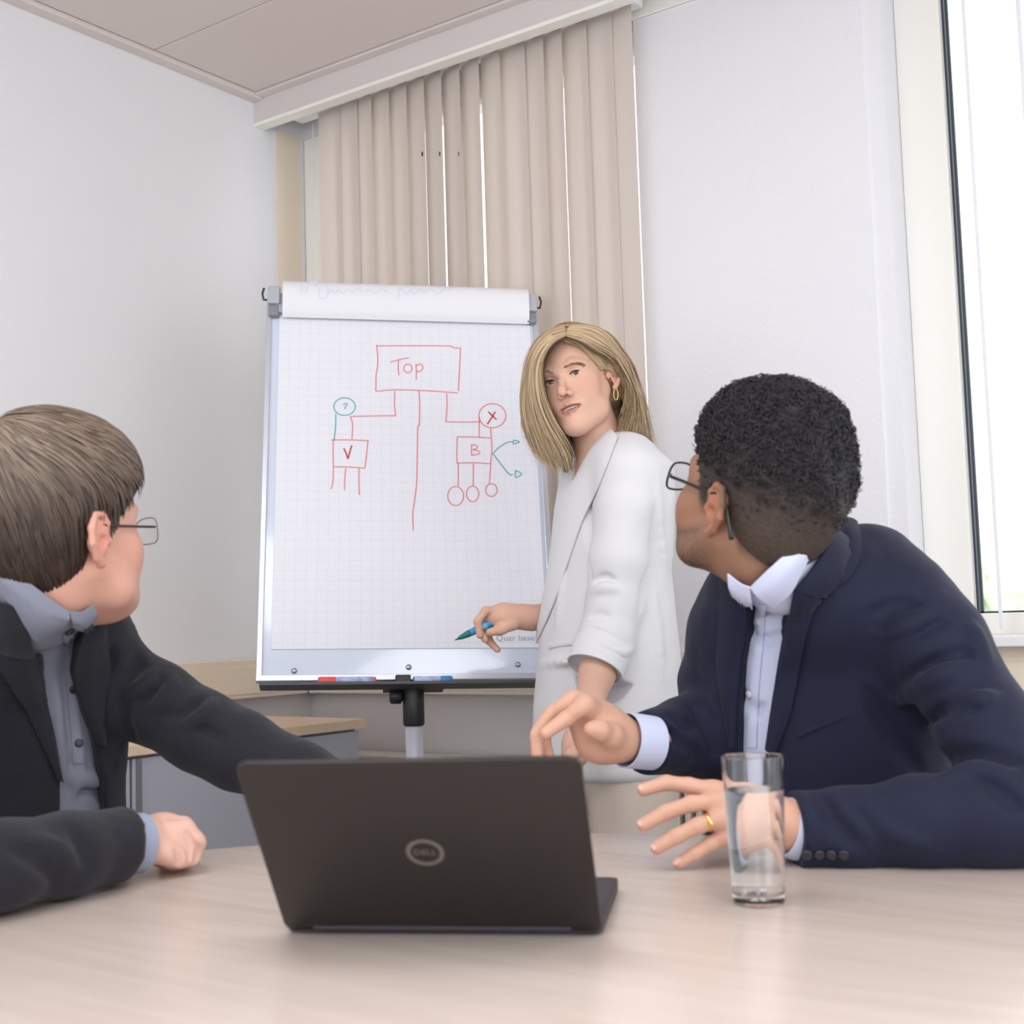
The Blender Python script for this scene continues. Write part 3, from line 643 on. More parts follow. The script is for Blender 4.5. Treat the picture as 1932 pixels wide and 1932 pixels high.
# ------------------------------------------------------------------ people: shared anatomy
def head_body(s=1.0, fem=0, smile=0, jl=1.0):
    """local axes: x = subject's right, y = face, z = up; origin between the ears"""
    b = Body(); S = lambda x, y, z: np.array((x, y, z if z > -.03 else -.03+(z+.03)*jl))*s
    jw = 1-.16*fem; gz = .008*fem; mw = .004*smile
    b.ell(S(0, -.015, .042), S(.076, .099, .085), .01)
    b.ell(S(0, .026, .006), S(.066, .064, .082), .02)
    b.ell(S(0, .030, -.050), S(.053*jw, .052, .058), .02)
    for x in (-1, 1):
        b.chain([S(x*.060*jw, -.008, -.040+gz), S(x*.047*jw, .030, -.085+gz), S(x*.014, .068, -.103)], [.015*s, .0155*s, .016*s], .028+.006*fem)
        b.sphere(S(x*.044, .053, -.018), .021*s, .02)                      # cheek bone
        b.sphere(S(x*.033, .057, -.043), .018*s, .03)                      # cheek
        b.chain([S(x*.050, .062, .022), S(x*.030, .0795, .0275), S(x*.010, .083, .022)], [.008*s, .0085*s, .007*s], .012)  # brow
    b.sphere(S(0, .076, -.102), .0155*s, .018)
    b.ell(S(0, .072, -.064), S(.030, .017, .022), .015)                    # muzzle
    for x in (-1, 1):
        b.ell(S(x*.031, .094, .006), S(.0165, .014, .0105), .010, op='s')   # socket
        b.sphere(S(x*.031, .0715, .006), .0142*s, .003)                      # lids
        b.ell(S(x*.031, .0875, .0052), S(.0134, .012, .0044), .0018, op='s')
        b.chain([S(x*.045, .0745, .005), S(x*.031, .0845, .0118), S(x*.018, .0775, .006)], [.0016*s]*3, .002)   # upper lid fold
    b.chain([S(0, .083, .016), S(0, .0935, -.006), S(0, .107, -.026), S(0, .1105, -.032)], [.0062*s, .0068*s, .0082*s, .0088*s], .007)
    for x in (-1, 1):
        b.sphere(S(x*.0118, .0965, -.0355), .0072*s, .005)
        b.sphere(S(x*.0062, .1015, -.0425), .0034*s, .003, op='s')
    up = [S(-.025-mw, .078, -.0635+.0065*smile), S(-.012-mw*.6, .0865, -.0600+.001*smile), S(-.004, .0905, -.0575), S(0, .0898, -.0585), S(.004, .0905, -.0575), S(.012+mw*.6, .0865, -.0600+.001*smile), S(.025+mw, .078, -.0635+.0065*smile)]
    b.chain(up, [.0025*s, .0042*s, .0046*s, .0042*s, .0046*s, .0042*s, .0025*s], .004)
    lo = [S(-.024-mw, .078, -.0650+.0065*smile), S(-.012, .0862, -.0705-.001*smile), S(0, .0890, -.0735-.002*smile), S(.012, .0862, -.0705-.001*smile), S(.024+mw, .078, -.0650+.0065*smile)]
    b.chain(lo, [.0025*s, .0048*s, .0056*s, .0048*s, .0025*s], .004)
    if smile: b.ell(S(0, .088, -.0652), S(.0245, .016, .0040), .0015, op='s')
    else: b.chain([S(-.024, .083, -.0645), S(0, .0955, -.0655), S(.024, .083, -.0645)], [.0012*s]*3, .002, op='s')
    for x in (-1, 1):                                                       # ears
        e = lambda o, y, z: S(x*(.0735+o), -.012+y, -.002+z)
        hx = [e(.004, .010, .004), e(.006, .013, .017), e(.009, .005, .029), e(.014, -.010, .029), e(.019, -.021, .014), e(.018, -.021, -.004), e(.011, -.012, -.022), e(.006, -.002, -.031)]
        b.ell(e(.0075, -.005, .002), S(.0055, .0165, .0265), .004)
        b.chain(hx, [.0042*s, .0043*s, .0043*s, .0043*s, .0045*s, .0046*s, .005*s, .0062*s], .0025)
        b.chain([e(.010, -.004, .018), e(.012, -.011, .006), e(.009, -.009, -.010)], [.0028*s]*3, .003)
        b.sphere(e(.014, .001, -.003), .0072*s, .003, op='s')
        b.ell(e(.003, .014, -.004), S(.005, .005, .008), .003)
    return b
class Pose:
    def __init__(s, c, fwd, up):
        s.c = np.asarray(c, float); y = nrm(fwd); z = nrm(up-y*(np.asarray(up)@y)); x = np.cross(y, z); s.M = np.stack([x, y, z], 1)
    def w(s, p): return s.c+np.atleast_2d(p)@s.M.T
    def l(s, p): return (np.atleast_2d(p)-s.c)@s.M
def put_head(B, hb, pose, k=.02): B.add(lambda p: hb(pose.l(p)), pose.c, .21, k)
def pitch(fwd, deg):
    f = nrm(fwd); t = math.radians(deg); return f*math.cos(t)+ZZ*math.sin(t), ZZ*math.cos(t)-f*math.sin(t)
def join_net(parts):
    V, Q, n = [], [], 0
    for v, q in parts: V.append(v); Q.append(q+n); n += len(v)
    return np.vstack(V), np.vstack(Q)
def polysdf(poly):
    A = np.asarray(poly, float); Bq = np.roll(A, -1, 0)
    def f(q):
        d = np.full(len(q), 9.); ins = np.zeros(len(q), bool)
        for a, b in zip(A, Bq):
            e = b-a; w_ = q-a; t = np.clip(w_@e/(e@e+1e-12), 0, 1); d = np.minimum(d, np.linalg.norm(w_-t[:, None]*e, axis=1))
            c = ((a[1] > q[:, 1]) != (b[1] > q[:, 1])); x = a[0]+(q[:, 1]-a[1])/(b[1]-a[1]+1e-12)*(b[0]-a[0]); ins ^= c & (q[:, 0] < x)
        return np.where(ins, -d, d)
    return f
def carve(B, px, fn, u, n, c, depth=0.0, k=.003):
    """cut the front opening of a garment: outline in pixels, cut straight into the chest"""
    q = trace([p[0] for p in px], [p[1] for p in px], fn); P2 = np.c_[(q-c)@u, q[:, 2]]; f = polysdf(P2)
    def g(p):
        r = p-c; v = r@n; return np.maximum(np.maximum(f(np.c_[r@u, p[:, 2]]), depth-v), v-.185)
    B.add(g, q.mean(0), 1.2, k, 's')
def crease(B, fn, px, r, k, op='s', sink=.0):
    q = trace([p[0] for p in px], [p[1] for p in px], fn)-grad(fn, trace([p[0] for p in px], [p[1] for p in px], fn))*sink
    q = smooth_path(q, len(px)*3); m = len(q); rr_ = r*np.sin(np.linspace(.25, math.pi-.25, m)); B.chain(list(q), list(rr_), k, op)
def strands(name, S, wd, cols, m, parent, nref):
    """ribbons of hair: S (N,K,3) centre lines, nref (N,K,3) outward directions"""
    N, K, _ = S.shape; T = np.gradient(S, axis=1); W = np.cross(T, nref); W /= np.linalg.norm(W, axis=2)[..., None]+1e-9
    pr = np.interp(np.linspace(0, 1, K), [0, .15, .7, 1], [.7, 1, .9, .12]); w_ = wd[:, None, None]*pr[None, :, None]/2
    lift = nref*w_*.35
    V = np.stack([S-W*w_, S+lift, S+W*w_], 2).reshape(-1, 3)
    i = np.arange(N)[:, None]*K*3+np.arange(K-1)[None]*3; i = i.reshape(-1); Q = np.vstack([np.stack([i, i+1, i+4, i+3], 1), np.stack([i+1, i+2, i+5, i+4], 1)])
    return meshobj(name, V, Q, m, parent, True, np.repeat(cols, K*3, 0))
def grow(roots, fn, dirf, K, step, off0, off1, rs):
    p = roots.copy(); out = []; nn = []; n_ = grad(fn, p); o = off0+(off1-off0)*rs.rand(len(p))
    for k in range(K):
        n_ = grad(fn, p); d = dirf(p, k/K); d = d-n_*(d*n_).sum(1)[:, None]; d /= np.linalg.norm(d, axis=1)[:, None]+1e-9
        t = k/(K-1); q = p-n_*(fn(p)-(o*math.sin(min(1, t*2.5)*1.57)))[:, None]; out.append(q); nn.append(n_); p = q+d*step[:, None]
    return np.stack(out, 1), np.stack(nn, 1)
def sample_surface(V, Q, n, rs, keep=None):
    c = V[Q].mean(1)
    if keep is not None: c = c[keep(c)]
    return c[rs.randint(0, len(c), n)]
def hairline(tab):
    th = np.radians([t for t, z in tab]); zz = np.array([z for t, z in tab])
    return lambda p: np.interp(np.abs(np.arctan2(p[:, 0], p[:, 1])), th, zz)
m_skinA = mat('fair_skin', srgb(226, 178, 160), .5, attr='Col', sss=.15, bump=.08, bscale=900, spec=.35)
m_hairA = mat('hair_strands', (.1, .07, .05), .5, attr='Col', spec=.4)
m_eye = mat('eye_surface', (.8, .8, .8), .12, attr='Col')
def skin_cols(base, lips=None, blush=None, pose=None, s=1.0, beard=None, hair=None):
    def f(V):
        c = np.tile(np.array(base), (len(V), 1)); c *= (1+.04*wob(V, 60, 3))[:, None]*grain(len(V), 3, .03)
        if pose is not None:
            q = pose.l(V)/s
            def blend(w_, col): c[:] = c*(1-w_[:, None])+np.array(col)*w_[:, None]
            g = lambda ctr, r: np.exp(-(((q-np.array(ctr))/np.array(r))**2).sum(1))
            if blush is not None:
                for x in (-1, 1): blend(.55*g((x*.045, .06, -.03), (.022, .03, .02)), blush)
                blend(.4*g((0, .108, -.03), (.014, .02, .014)), blush)
                for x in (-1, 1): blend(.7*g((x*.085, -.012, 0), (.012, .03, .04)), blush)
            if lips is not None:
                x_ = np.clip(np.abs(q[:, 0])/.029, 0, 1); zc = -.0648+.004*x_*0; up_ = .0085*(1-x_**2)*(1-.12*np.exp(-(q[:, 0]/.004)**2)); lo_ = .0135*(1-x_**2)
                inside = (q[:, 1] > .06) & (q[:, 2] < zc+up_) & (q[:, 2] > zc-lo_) & (np.abs(q[:, 0]) < .029); blend(inside*.85, lips)
            if beard is not None:
                bz = np.interp(q[:, 1], [-.02, .02, .05, .075, .1], [-.01, -.03, -.045, -.048, -.05]); w_ = np.clip((bz-q[:, 2])/.012, 0, 1)*np.clip((q[:, 2]+.135)/.03, 0, 1)*np.clip((.082-np.abs(q[:, 0]))/.02, 0, 1)*np.clip((q[:, 1]+.02)/.035, 0, 1)
                blend(w_*beard[1]*grain(len(V), 8, .35)[:, 0], beard[0])
            if hair is not None:
                blend(hair[1](q), hair[0])
        return np.clip(c, 0, 1)
    return f
def hand_pts(px, D): return [P(x, y, d) for (x, y), d in zip(px, np.broadcast_to(D, len(px)))]
def nail(name, tip, prev, nrm_, r, parent, m):
    d = nrm(np.asarray(tip)-np.asarray(prev)); n_ = nrm(nrm_-d*(nrm_@d)); s_ = np.cross(d, n_); V = []; Fc = []
    a = np.linspace(-1, 1, 7); b = np.linspace(-1, 1, 7)
    for i in a:
        for j in b:
            w_ = .62*r*math.sqrt(max(0, 1-.25*abs(i)**3)); x = j*w_; h = math.sqrt(max(0, r*r-x*x)); V.append(np.asarray(tip)+d*(i*.62*r+.15*r)+s_*x+n_*(h*(1-.10*max(0, i))+.0003))
    for i in range(6):
        for j in range(6): k = i*7+j; Fc.append([k, k+1, k+8, k+7])
    return meshobj(name, V, Fc, m, parent, True)
m_nail = mat('nail', srgb(222, 178, 164), .3)
def glasses(parent, pose, s, m_fr, m_tip, lw=.025, lh=.0165, rim=.0013, temple=.0022, zc=.002, yl=.104, tail=True):
    """frame in head coordinates: two lenses, bridge, temples hooking over the ears"""
    g = bpy.data.objects.new('glasses', None); link(g, parent); g['label'] = 'spectacles worn on the face'
    W = lambda p: pose.w(np.asarray(p)*s)
    for x in (-1, 1):
        th = np.linspace(0, 2*np.pi, 32, endpoint=False); cx = x*.0325
        q = np.array([(cx+lw*np.sign(math.cos(t))*abs(math.cos(t))**.7, yl-.9*(lw*math.cos(t)*x+.012)**2*6, zc+lh*np.sign(math.sin(t))*abs(math.sin(t))**.75-.002*math.cos(t)*x*-1) for t in th])
        fr = tube('rim', W(q), rim, m_fr, g, n=6, closed=True)
        V = W(np.vstack([q, q.mean(0)])); Fc = [[i, (i+1) % 32, 32] for i in range(32)]; meshobj('lens', V, Fc, m_pane, g)
        hx = cx+x*lw; tp = [(hx, yl-.012, zc+.005), (hx+x*.0105, yl-.022, zc+.0055), (hx+x*.0125, .06, zc+.008), (x*.079, .02, zc+.012), (x*.0815, .0, zc+.014), (x*.083, -.012, zc+.017), (x*.084, -.030, zc+.010), (x*.083, -.044, zc-.010), (x*.081, -.053, zc-.026)]
        if not tail: tp = tp[:6]+[(x*.0815, -.018, zc+.014)]
        tube('temple', W(smooth_path(tp, 30)), np.interp(np.linspace(0, 1, 30), [0, .3, .6, 1], [temple*.8, temple*.9, temple, temple*1.3]), m_tip, g, n=8)
    tube('bridge', W(smooth_path([(-.0095, yl-.002, zc+.003), (0, yl+.002, zc+.006), (.0095, yl-.002, zc+.003)], 8)), rim, m_fr, g, n=6)
    return g
def shoe(parent, toe, heel, m):
    toe = np.asarray(toe); heel = np.asarray(heel); b = Body(); b.chain([heel+ZZ*.045, (toe+heel)/2+ZZ*.04, toe+ZZ*.03], [.042, .043, .034], .02); b.cone(heel+ZZ*.05, heel+ZZ*.09, .04, .042, .02)
    fn = lambda p: np.maximum(b(p), -p[:, 2]+.002); lo, hi = bounds([toe, heel], .08); return sdf_obj('shoe', fn, lo, hi+np.array([0, 0, .1]), .008, m, parent)
def chair(label, c, n, grp):
    """black upholstered meeting chair: seat, backrest, four steel legs"""
    n = nrm(n); u = np.cross(n, ZZ); M = lambda p: np.array([c[0], c[1], 0])+u*p[0]+n*p[1]+ZZ*p[2]; t = thing('meeting_chair', label, 'chair', (c[0], c[1], 0), grp)
    m = mat('navy_black_upholstery', srgb(34, 36, 48), .8, bump=.2, bscale=600)
    prism('seat', [(x-.23, y-.22) for x, y in rr(.46, .44, .06)], .405, .46, m, t, M, bevel=.015); 
    V = []; bm = bmesh.new(); box(bm, (-.22, -.26, .56), (.22, -.225, .92), M); bmesh.ops.bevel(bm, geom=bm.edges[:], offset=.015, segments=2, affect='EDGES', profile=.5); bmobj('backrest', bm, m, t)
    for x in (-.2, .2):
        tube('leg', [M((x, .19, .41)), M((x*1.1, .21, .2)), M((x*1.12, .22, .002))], .011, m_steel, t); tube('leg', [M((x, -.19, .41)), M((x*1.1, -.23, .2)), M((x*1.12, -.25, .002))], .011, m_steel, t)
        tube('back_support', [M((x*.9, -.19, .41)), M((x*.9, -.265, .5)), M((x*.9, -.268, .85))], .01, m_steel, t)
    return t
# ------------------------------------------------------------------ man in the navy jacket (right)
def man_navy():
    n = nrm(-.6*HR-.8*HF); u = np.cross(n, ZZ)
    cB, cC, cT = P(1550, 1480, 1.99), P(1555, 1230, 1.95), P(1565, 1080, 1.88)
    hip = cB+np.array([0, 0, .0])-n*.02; hip[2] = .56
    t = thing('person', 'man in navy jacket and glasses turning away, seated at the right', 'person', (hip[0], hip[1], .0))
    s = 1.085; fwd, up = pitch(-.62*HR+.785*HF, 26); ear = P(1349, 962, 1.72)
    pose0 = Pose((0, 0, 0), fwd, up); hc = ear-pose0.w([[-.083*s, -.016*s, -.002*s]])[0]; pose = Pose(hc, fwd, up)
    hb = head_body(s, jl=.74)
    # skin: head and neck
    H = Body(); put_head(H, hb, pose, .02); NK = Body(); nk0 = P(1552, 1090, 1.845); nk1 = pose.w([[0, -.028*s, -.05*s]])[0]
    NK.chain([nk0, nk0*.45+nk1*.55, nk1], [.045, .056, .058], .02); H.ops += [(o_[0], o_[1], o_[2], o_[3], .03) for o_ in NK.ops]; NB = Body(); NB.ops = list(NK.ops); NB.chain([pose.w([[0, -.04, -.02]])[0], nk1*.6+nk0*.4], [.06, .054], .03); H.ops.append(NB.ops[-1])
    lo, hi = bounds(pose.w([[-.09, -.12, -.13], [.09, .12, .14], [-.09, .12, -.13], [.09, -.12, .14]]), .03); hv = surface_net(H, np.minimum(lo, nk0-.07), np.maximum(hi, nk0+.07), .0024)
    # left hand (ring), spread on the table
    A = Body(); D = 1.665
    fing = {'index': ([(1348, 1492), (1300, 1482), (1258, 1477), (1214, 1490)], [1.655, 1.665, 1.67, 1.665]), 'middle': ([(1356, 1512), (1305, 1516), (1257, 1532), (1214, 1556)], [1.64, 1.64, 1.64, 1.635]), 'ring': ([(1360, 1545), (1316, 1558), (1276, 1578), (1240, 1600)], [1.63, 1.63, 1.63, 1.628]), 'little': ([(1372, 1574), (1342, 1591), (1311, 1610), (1281, 1628)], [1.635, 1.635, 1.635, 1.635])}
    tips = {}
    for f, (q, d) in fing.items():
        r = .0098 if f != 'little' else .0085; w_ = hand_pts(q, d); tips[f] = w_; A.chain(w_, [r*1.1, r, r*.95, r*.85], .004)
        A.chain([w_[0], P(1420, 1530+(q[0][1]-1530)*.55, 1.645)], [r*1.12, .0165], .012)
    A.chain([P(1405, 1525, 1.645), P(1440, 1540, 1.648), P(1500, 1560, 1.655), P(1560, 1563, 1.65)], [.026, .028, .027, .03], .02)
    A.chain([P(1440, 1515, 1.67), P(1395, 1500, 1.69), P(1355, 1500, 1.70)], [.017, .0125, .010], .012)
    av = surface_net(A, *bounds([P(1195, 1480, 1.62), P(1580, 1640, 1.72), P(1195, 1640, 1.62), P(1400, 1450, 1.72)], .02), .0019)
    # right hand, relaxed in the air
    R = Body()
    fr = [([(1104, 1330), (1068, 1356), (1030, 1383)], [1.83, 1.80, 1.785], .0105), ([(1080, 1322), (1040, 1346), (1010, 1388), (1014, 1422)], [1.85, 1.835, 1.825, 1.82], .010), ([(1072, 1330), (1032, 1362), (1026, 1400), (1036, 1428)], [1.87, 1.86, 1.85, 1.84], .0095), ([(1062, 1340), (1010, 1358), (996, 1388), (1004, 1408)], [1.885, 1.88, 1.875, 1.87], .0085)]
    for q, d, r in fr:
        w_ = hand_pts(q, d); R.chain(w_, [r*1.15]+[r]*(len(w_)-2)+[r*.85], .004); R.chain([w_[0], P(1145, 1375, 1.875)], [r*1.2, .022], .014)
    R.chain([P(1168, 1402, 1.855), P(1152, 1388, 1.83), P(1132, 1378, 1.81), P(1116, 1376, 1.803)], [.022, .0165, .0130, .0108], .010)
    R.chain([P(1105, 1345, 1.86), P(1128, 1372, 1.87), P(1150, 1392, 1.87), P(1230, 1402, 1.905)], [.024, .030, .029, .028], .02)
    R.sphere(P(1125, 1400, 1.865), .026, .02)
    rv = surface_net(R, *bounds([P(975, 1295, 1.76), P(1250, 1450, 1.93), P(975, 1450, 1.76), P(1250, 1295, 1.93)], .02), .0020)
    # hidden trunk under the clothes
    I = Body(); I.loft([(hip, .14, .10), (cB, .13, .09), (cC, .14, .08), (cC*.6+cT*.4, .08, .05)], u, n, .02)
   
    shL, elL, wrL = P(1712, 1160, 1.83), P(1950, 1528, 1.61), P(1500, 1567, 1.66); shR, elR, wrR = P(1385, 1195, 2.02), P(1385, 1375, 2.08), P(1200, 1400, 1.90)
    I.chain([cT*.4+cC*.6, shL, elL, wrL], [.04, .034, .028, .025], .02); I.chain([cT*.4+cC*.6, shR, elR, wrR], [.04, .034, .028, .025], .02)
    iv = surface_net(I, *bounds([hip, cT, shL, shR, elL, elR, wrL, wrR], .2), .012)
    V, Q = join_net([hv, av, rv, iv])
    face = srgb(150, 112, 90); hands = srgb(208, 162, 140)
    hl = hairline([(0, .088), (25, .084), (45, .066), (58, .03), (68, -.012), (76, -.02), (84, .022), (100, .03), (112, .0), (130, -.045), (180, -.062)])
    fade = lambda q: np.clip((q[:, 2]-hl(q)+.004)/.02, 0, 1)*.9
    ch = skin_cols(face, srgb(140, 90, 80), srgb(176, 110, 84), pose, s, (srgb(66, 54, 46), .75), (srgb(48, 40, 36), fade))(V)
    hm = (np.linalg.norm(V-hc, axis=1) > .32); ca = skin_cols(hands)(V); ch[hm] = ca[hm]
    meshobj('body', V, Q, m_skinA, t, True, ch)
    for f, w_ in tips.items():
        nd = nrm(CAM-w_[-1])*.6+ZZ*.5+ -HR*.2; nail('fingernail', w_[-1], w_[-2], nd, .0078, t, m_nail)
    nail('fingernail', P(1117, 1376, 1.803), P(1134, 1378, 1.81), -HR*.3+ZZ*.9-HF*.3, .0095, t, m_nail)
    rc = P(1338, 1551, 1.63); rd = nrm(tips['ring'][1]-tips['ring'][0]); lathe('wedding_ring', [(.0108, -.0026), (.0118, -.002), (.0118, .002), (.0108, .0026)], rc, mat('gold', srgb(232, 190, 110), .2, 1), t, n=28, axis=rd)
    # hair: clipped sides as a cap, curls on top
    cap = Body(); cap.ell(np.array([0, -.016, .046])*s, np.array([.083, .107, .094])*s, .01); cap.ell(np.array([0, -.045, -.005])*s, np.array([.070, .072, .075])*s, .03)
    top = Body(); top.ell(np.array([0, -.016, .066])*s, np.array([.088, .110, .100])*s, .01); top.ell(np.array([0, .030, .085])*s, np.array([.066, .058, .060])*s, .02)
    def capf(q):
        d0 = cap(q)-np.interp(q[:, 2]/s, [-.06, .0, .05, .1], [-.009, -.004, .002, .004]); d0 = np.maximum(d0, (hl(q/s)*s-q[:, 2]))
        d1 = smax(top(q), np.interp(q[:, 1]/s, [-.12, -.05, .04, .09], [.03, .04, .052, .062])*s-q[:, 2], .015); d = smin(d0, d1, .012)
        return d+.0022*wob(q, 330, 5)*np.clip((q[:, 2]/s-.02)/.04, 0, 1)
    fw_ = lambda p: capf(pose.l(p)); lo, hi = bounds(pose.w([[-.1, -.13, -.09], [.1, .1, .18], [-.1, .1, .18], [.1, -.13, -.09]]), .03)
    CV, CQ = surface_net(fw_, lo, hi, .0026)
    def hc_(V):
        q = pose.l(V)/s; k = np.clip((q[:, 2]-.0)/.075, 0, 1)[:, None]; return (np.array(srgb(70, 56, 48))*(1-k)+np.array(srgb(30, 27, 30))*k)*grain(len(V), 4, .3)
    hair = meshobj('hair', CV, CQ, mat('curly_hair', (.02, .018, .018), .65, attr='Col', bump=.6, bscale=900), t, True, np.clip(hc_(CV), 0, 1))
    rs = np.random.RandomState(4); R_ = sample_surface(CV, CQ, 3800, rs, lambda c: pose.l(c)[:, 2]/s > .036+.018*rs.randn(len(c))); N_ = grad(fw_, R_)
    k = 13; th = np.linspace(0, 2*np.pi*1.25, k); VV = []; FF = []; b0 = 0; cc = []
    for p, n_ in zip(R_, N_):
        ax = nrm(n_*.6+rs.randn(3)*.5); a = nrm(np.cross(ax, rs.randn(3))); b = np.cross(ax, a); kz = np.clip((pose.l(p[None])[0, 2]/s-.02)/.05, .35, 1); r = (.0034+.0022*rs.rand())*kz
        q = p+n_*(-.001+.003*rs.rand()*kz)+np.outer(np.cos(th), a)*r+np.outer(np.sin(th), b)*r+np.outer(np.linspace(-.003, .005, k), ax)
        v, f = tube_mesh(q, np.linspace(.0010, .0006, k), 3, cap=False); VV.append(v); FF.append(np.array(f)+b0); b0 += len(v); cc.append(np.tile(np.array(srgb(46, 42, 46))*(.5+.9*rs.rand()), (len(v), 1)))
    meshobj('curls', np.vstack(VV), np.vstack(FF), m_hairA, hair, True, np.vstack(cc))
    glasses(t, pose, s, mat('black_frame', (.01, .01, .011), .3), mat('black_frame', (.01, .01, .011), .3), lw=.026, lh=.0185, rim=.0016, temple=.0026, zc=.0, yl=.106)
    # ---------------- shirt
    m_sh = mat('pale_blue_shirt', srgb(206, 212, 238), .75, bump=.12, bscale=1200)
    S_ = Body(); S_.loft([(hip, .16, .115), (cB, .152, .112), (cC, .170, .112), (cT-ZZ*.02, .12, .082)], u, n, .03, kc=.03); S_.chain([cT-ZZ*.05, nk0], [.075, .054], .03)
    col0 = Body(); col0.chain([cT-ZZ*.06, nk0-ZZ*.015, nk0*.5+nk1*.5], [.098, .074, .0665], .03); S_.add(lambda p: NB(p)-.007, nk0*.4+nk1*.6, .09, .02); S_.cut(P(1490, 1034, 1.78), UP-RI, .15)
    crease(S_, S_, [(1412, 1180), (1440, 1210), (1475, 1195)], .006, .01); crease(S_, S_, [(1400, 1300), (1420, 1340), (1440, 1330)], .005, .01)
    shirt = sdf_obj('shirt', S_, *bounds([hip-ZZ*.05, cT+ZZ*.12, cC+u*.2, cC-u*.2, cB+n*.15, cB-n*.15, nk0, nk1, P(1490, 1034, 1.72), P(1570, 950, 1.72)], .06), .0048, m_sh, t)
    CB = Body(); CB.add(lambda p: smin(S_(p), NB(p)-.007, .004), cC, .7, 0)
    cl_ = patch('collar', [(1566, 953), (1535, 985), (1480, 1042), (1440, 1080), (1416, 1104)], [(1576, 980), (1546, 1012), (1518, 1058), (1492, 1112), (1462, 1140)], CB, [.0035, .009, .008, .004], .0022, m_sh, shirt, 28, 10)
    patch('collar', [(1416, 1104), (1400, 1098), (1376, 1080)], [(1424, 1150), (1410, 1150), (1384, 1118)], CB, [.003, .007, .004], .0022, m_sh, shirt, 14, 7)
    patch('placket', [(1432, 1140), (1426, 1220), (1416, 1310), (1412, 1410)], [(1446, 1140), (1440, 1220), (1432, 1310), (1428, 1410)], S_, [.0012, .0016, .0012], .0012, m_sh, shirt, 24, 4)
    m_btn = mat('pearl_button', srgb(226, 226, 236), .25)
    for x, y in ((1432, 1172), (1415, 1309)):
        q = trace([x], [y], S_)[0]; g = grad(S_, q[None])[0]; lathe('button', [(.0055, .002), (.0055, .0042), (.0045, .0046)], q, m_btn, shirt, n=16, axis=g)
    for (a, b, ra, rb) in ((P(1508, 1566, 1.66), P(1482, 1560, 1.655), .038, .0365), (P(1232, 1402, 1.905), P(1180, 1396, 1.88), .0385, .0395)):
        ax = nrm(b-a); L = np.linalg.norm(b-a); sharp(lathe('cuff', [(ra-.003, 0), (ra, .001), (rb, L), (rb-.002, L), (ra-.005, .001)], a, m_sh, shirt, n=40, axis=ax), 40)
    # ---------------- jacket
    m_j = mat('navy_wool', srgb(22, 26, 50), .75, bump=.25, bscale=1500, sheen=.06, spec=.3)
    J = Body(); J.loft([(hip-ZZ*.02, .185, .135), (cB, .186, .130), (cC, .190, .128), (cC*.4+cT*.6, .165, .112), (cT-ZZ*.012, .115, .085)], u, n, .02, e=2.2, kc=.05)
    JT = Body(); JT.ops = list(J.ops); nb = cT*.5+nk0*.5; J.chain([nb-ZZ*.03-n*.01, P(1640, 1095, 1.88), shL], [.085, .068, .066], .05); J.chain([nb-ZZ*.03, P(1420, 1135, 1.99), shR], [.08, .065, .062], .05)
    J.chain([shL, P(1765, 1215, 1.79), P(1860, 1370, 1.71), elL], [.068, .066, .060, .061], .02, k0=.035); J.chain([elL, P(1860, 1545, 1.615), P(1740, 1553, 1.63), P(1600, 1566, 1.65), P(1496, 1568, 1.66), P(1480, 1568, 1.66)], [.061, .058, .0545, .0495, .0455, .0455], .02, k0=.03)
    J.chain([shR, P(1360, 1290, 2.06), elR], [.064, .062, .062], .02, k0=.03); J.chain([elR, P(1300, 1390, 1.99), P(1222, 1402, 1.915)], [.062, .057, .046], .02, k0=.03)
    J.cut(P(1496, 1568, 1.66), -HR-.1*HF); J.cut(P(1216, 1402, 1.91), P(1180, 1398, 1.88)-P(1222, 1402, 1.915), .075)
    J0 = Body(); J0.ops = list(J.ops)
    for q, r in (([(1632, 1300), (1665, 1353), (1700, 1410), (1735, 1455)], .011), ([(1660, 1345), (1720, 1290), (1790, 1245), (1855, 1225)], .012), ([(1640, 1160), (1700, 1140), (1760, 1150)], .007), ([(1650, 1180), (1710, 1190), (1790, 1170)], .007),
                 ([(1735, 1455), (1800, 1430), (1870, 1425), (1925, 1440)], .010), ([(1600, 1500), (1650, 1540), (1720, 1590)], .007), ([(1545, 1500), (1580, 1560), (1620, 1600)], .006), ([(1830, 1460), (1880, 1490), (1925, 1530)], .007), ([(1720, 1390), (1800, 1330), (1870, 1300)], .006), ([(1300, 1330), (1340, 1390), (1350, 1430)], .008), ([(1240, 1380), (1290, 1400), (1330, 1440)], .006), ([(1260, 1350), (1300, 1370), (1320, 1350)], .005)):
        crease(J, J0, q, r, .014, 's', -.003)
    for q, r in (([(1690, 1330), (1760, 1280), (1840, 1255)], .012), ([(1780, 1120), (1720, 1175), (1660, 1200)], .008), ([(1620, 1510), (1690, 1575), (1760, 1600)], .008), ([(1770, 1470), (1840, 1450), (1910, 1465)], .010), ([(1750, 1370), (1830, 1320), (1880, 1310)], .008), ([(1836, 1180), (1846, 1210), (1866, 1250)], .008)):
        crease(J, J0, q, r, .014, 'u', .006)
    J.post.append(lambda p, d: d+.0012*wob(p, 38, 2)+.0006*wob(p, 90, 7))
    op = [(1420, 1075), (1412, 1150), (1398, 1250), (1391, 1330), (1389, 1410), (1392, 1560), (1440, 1560), (1447, 1410), (1460, 1330), (1478, 1225), (1492, 1140), (1515, 1070), (1570, 960), (1500, 930)]
    carve(J, op, JT, u, n, cC, .0)
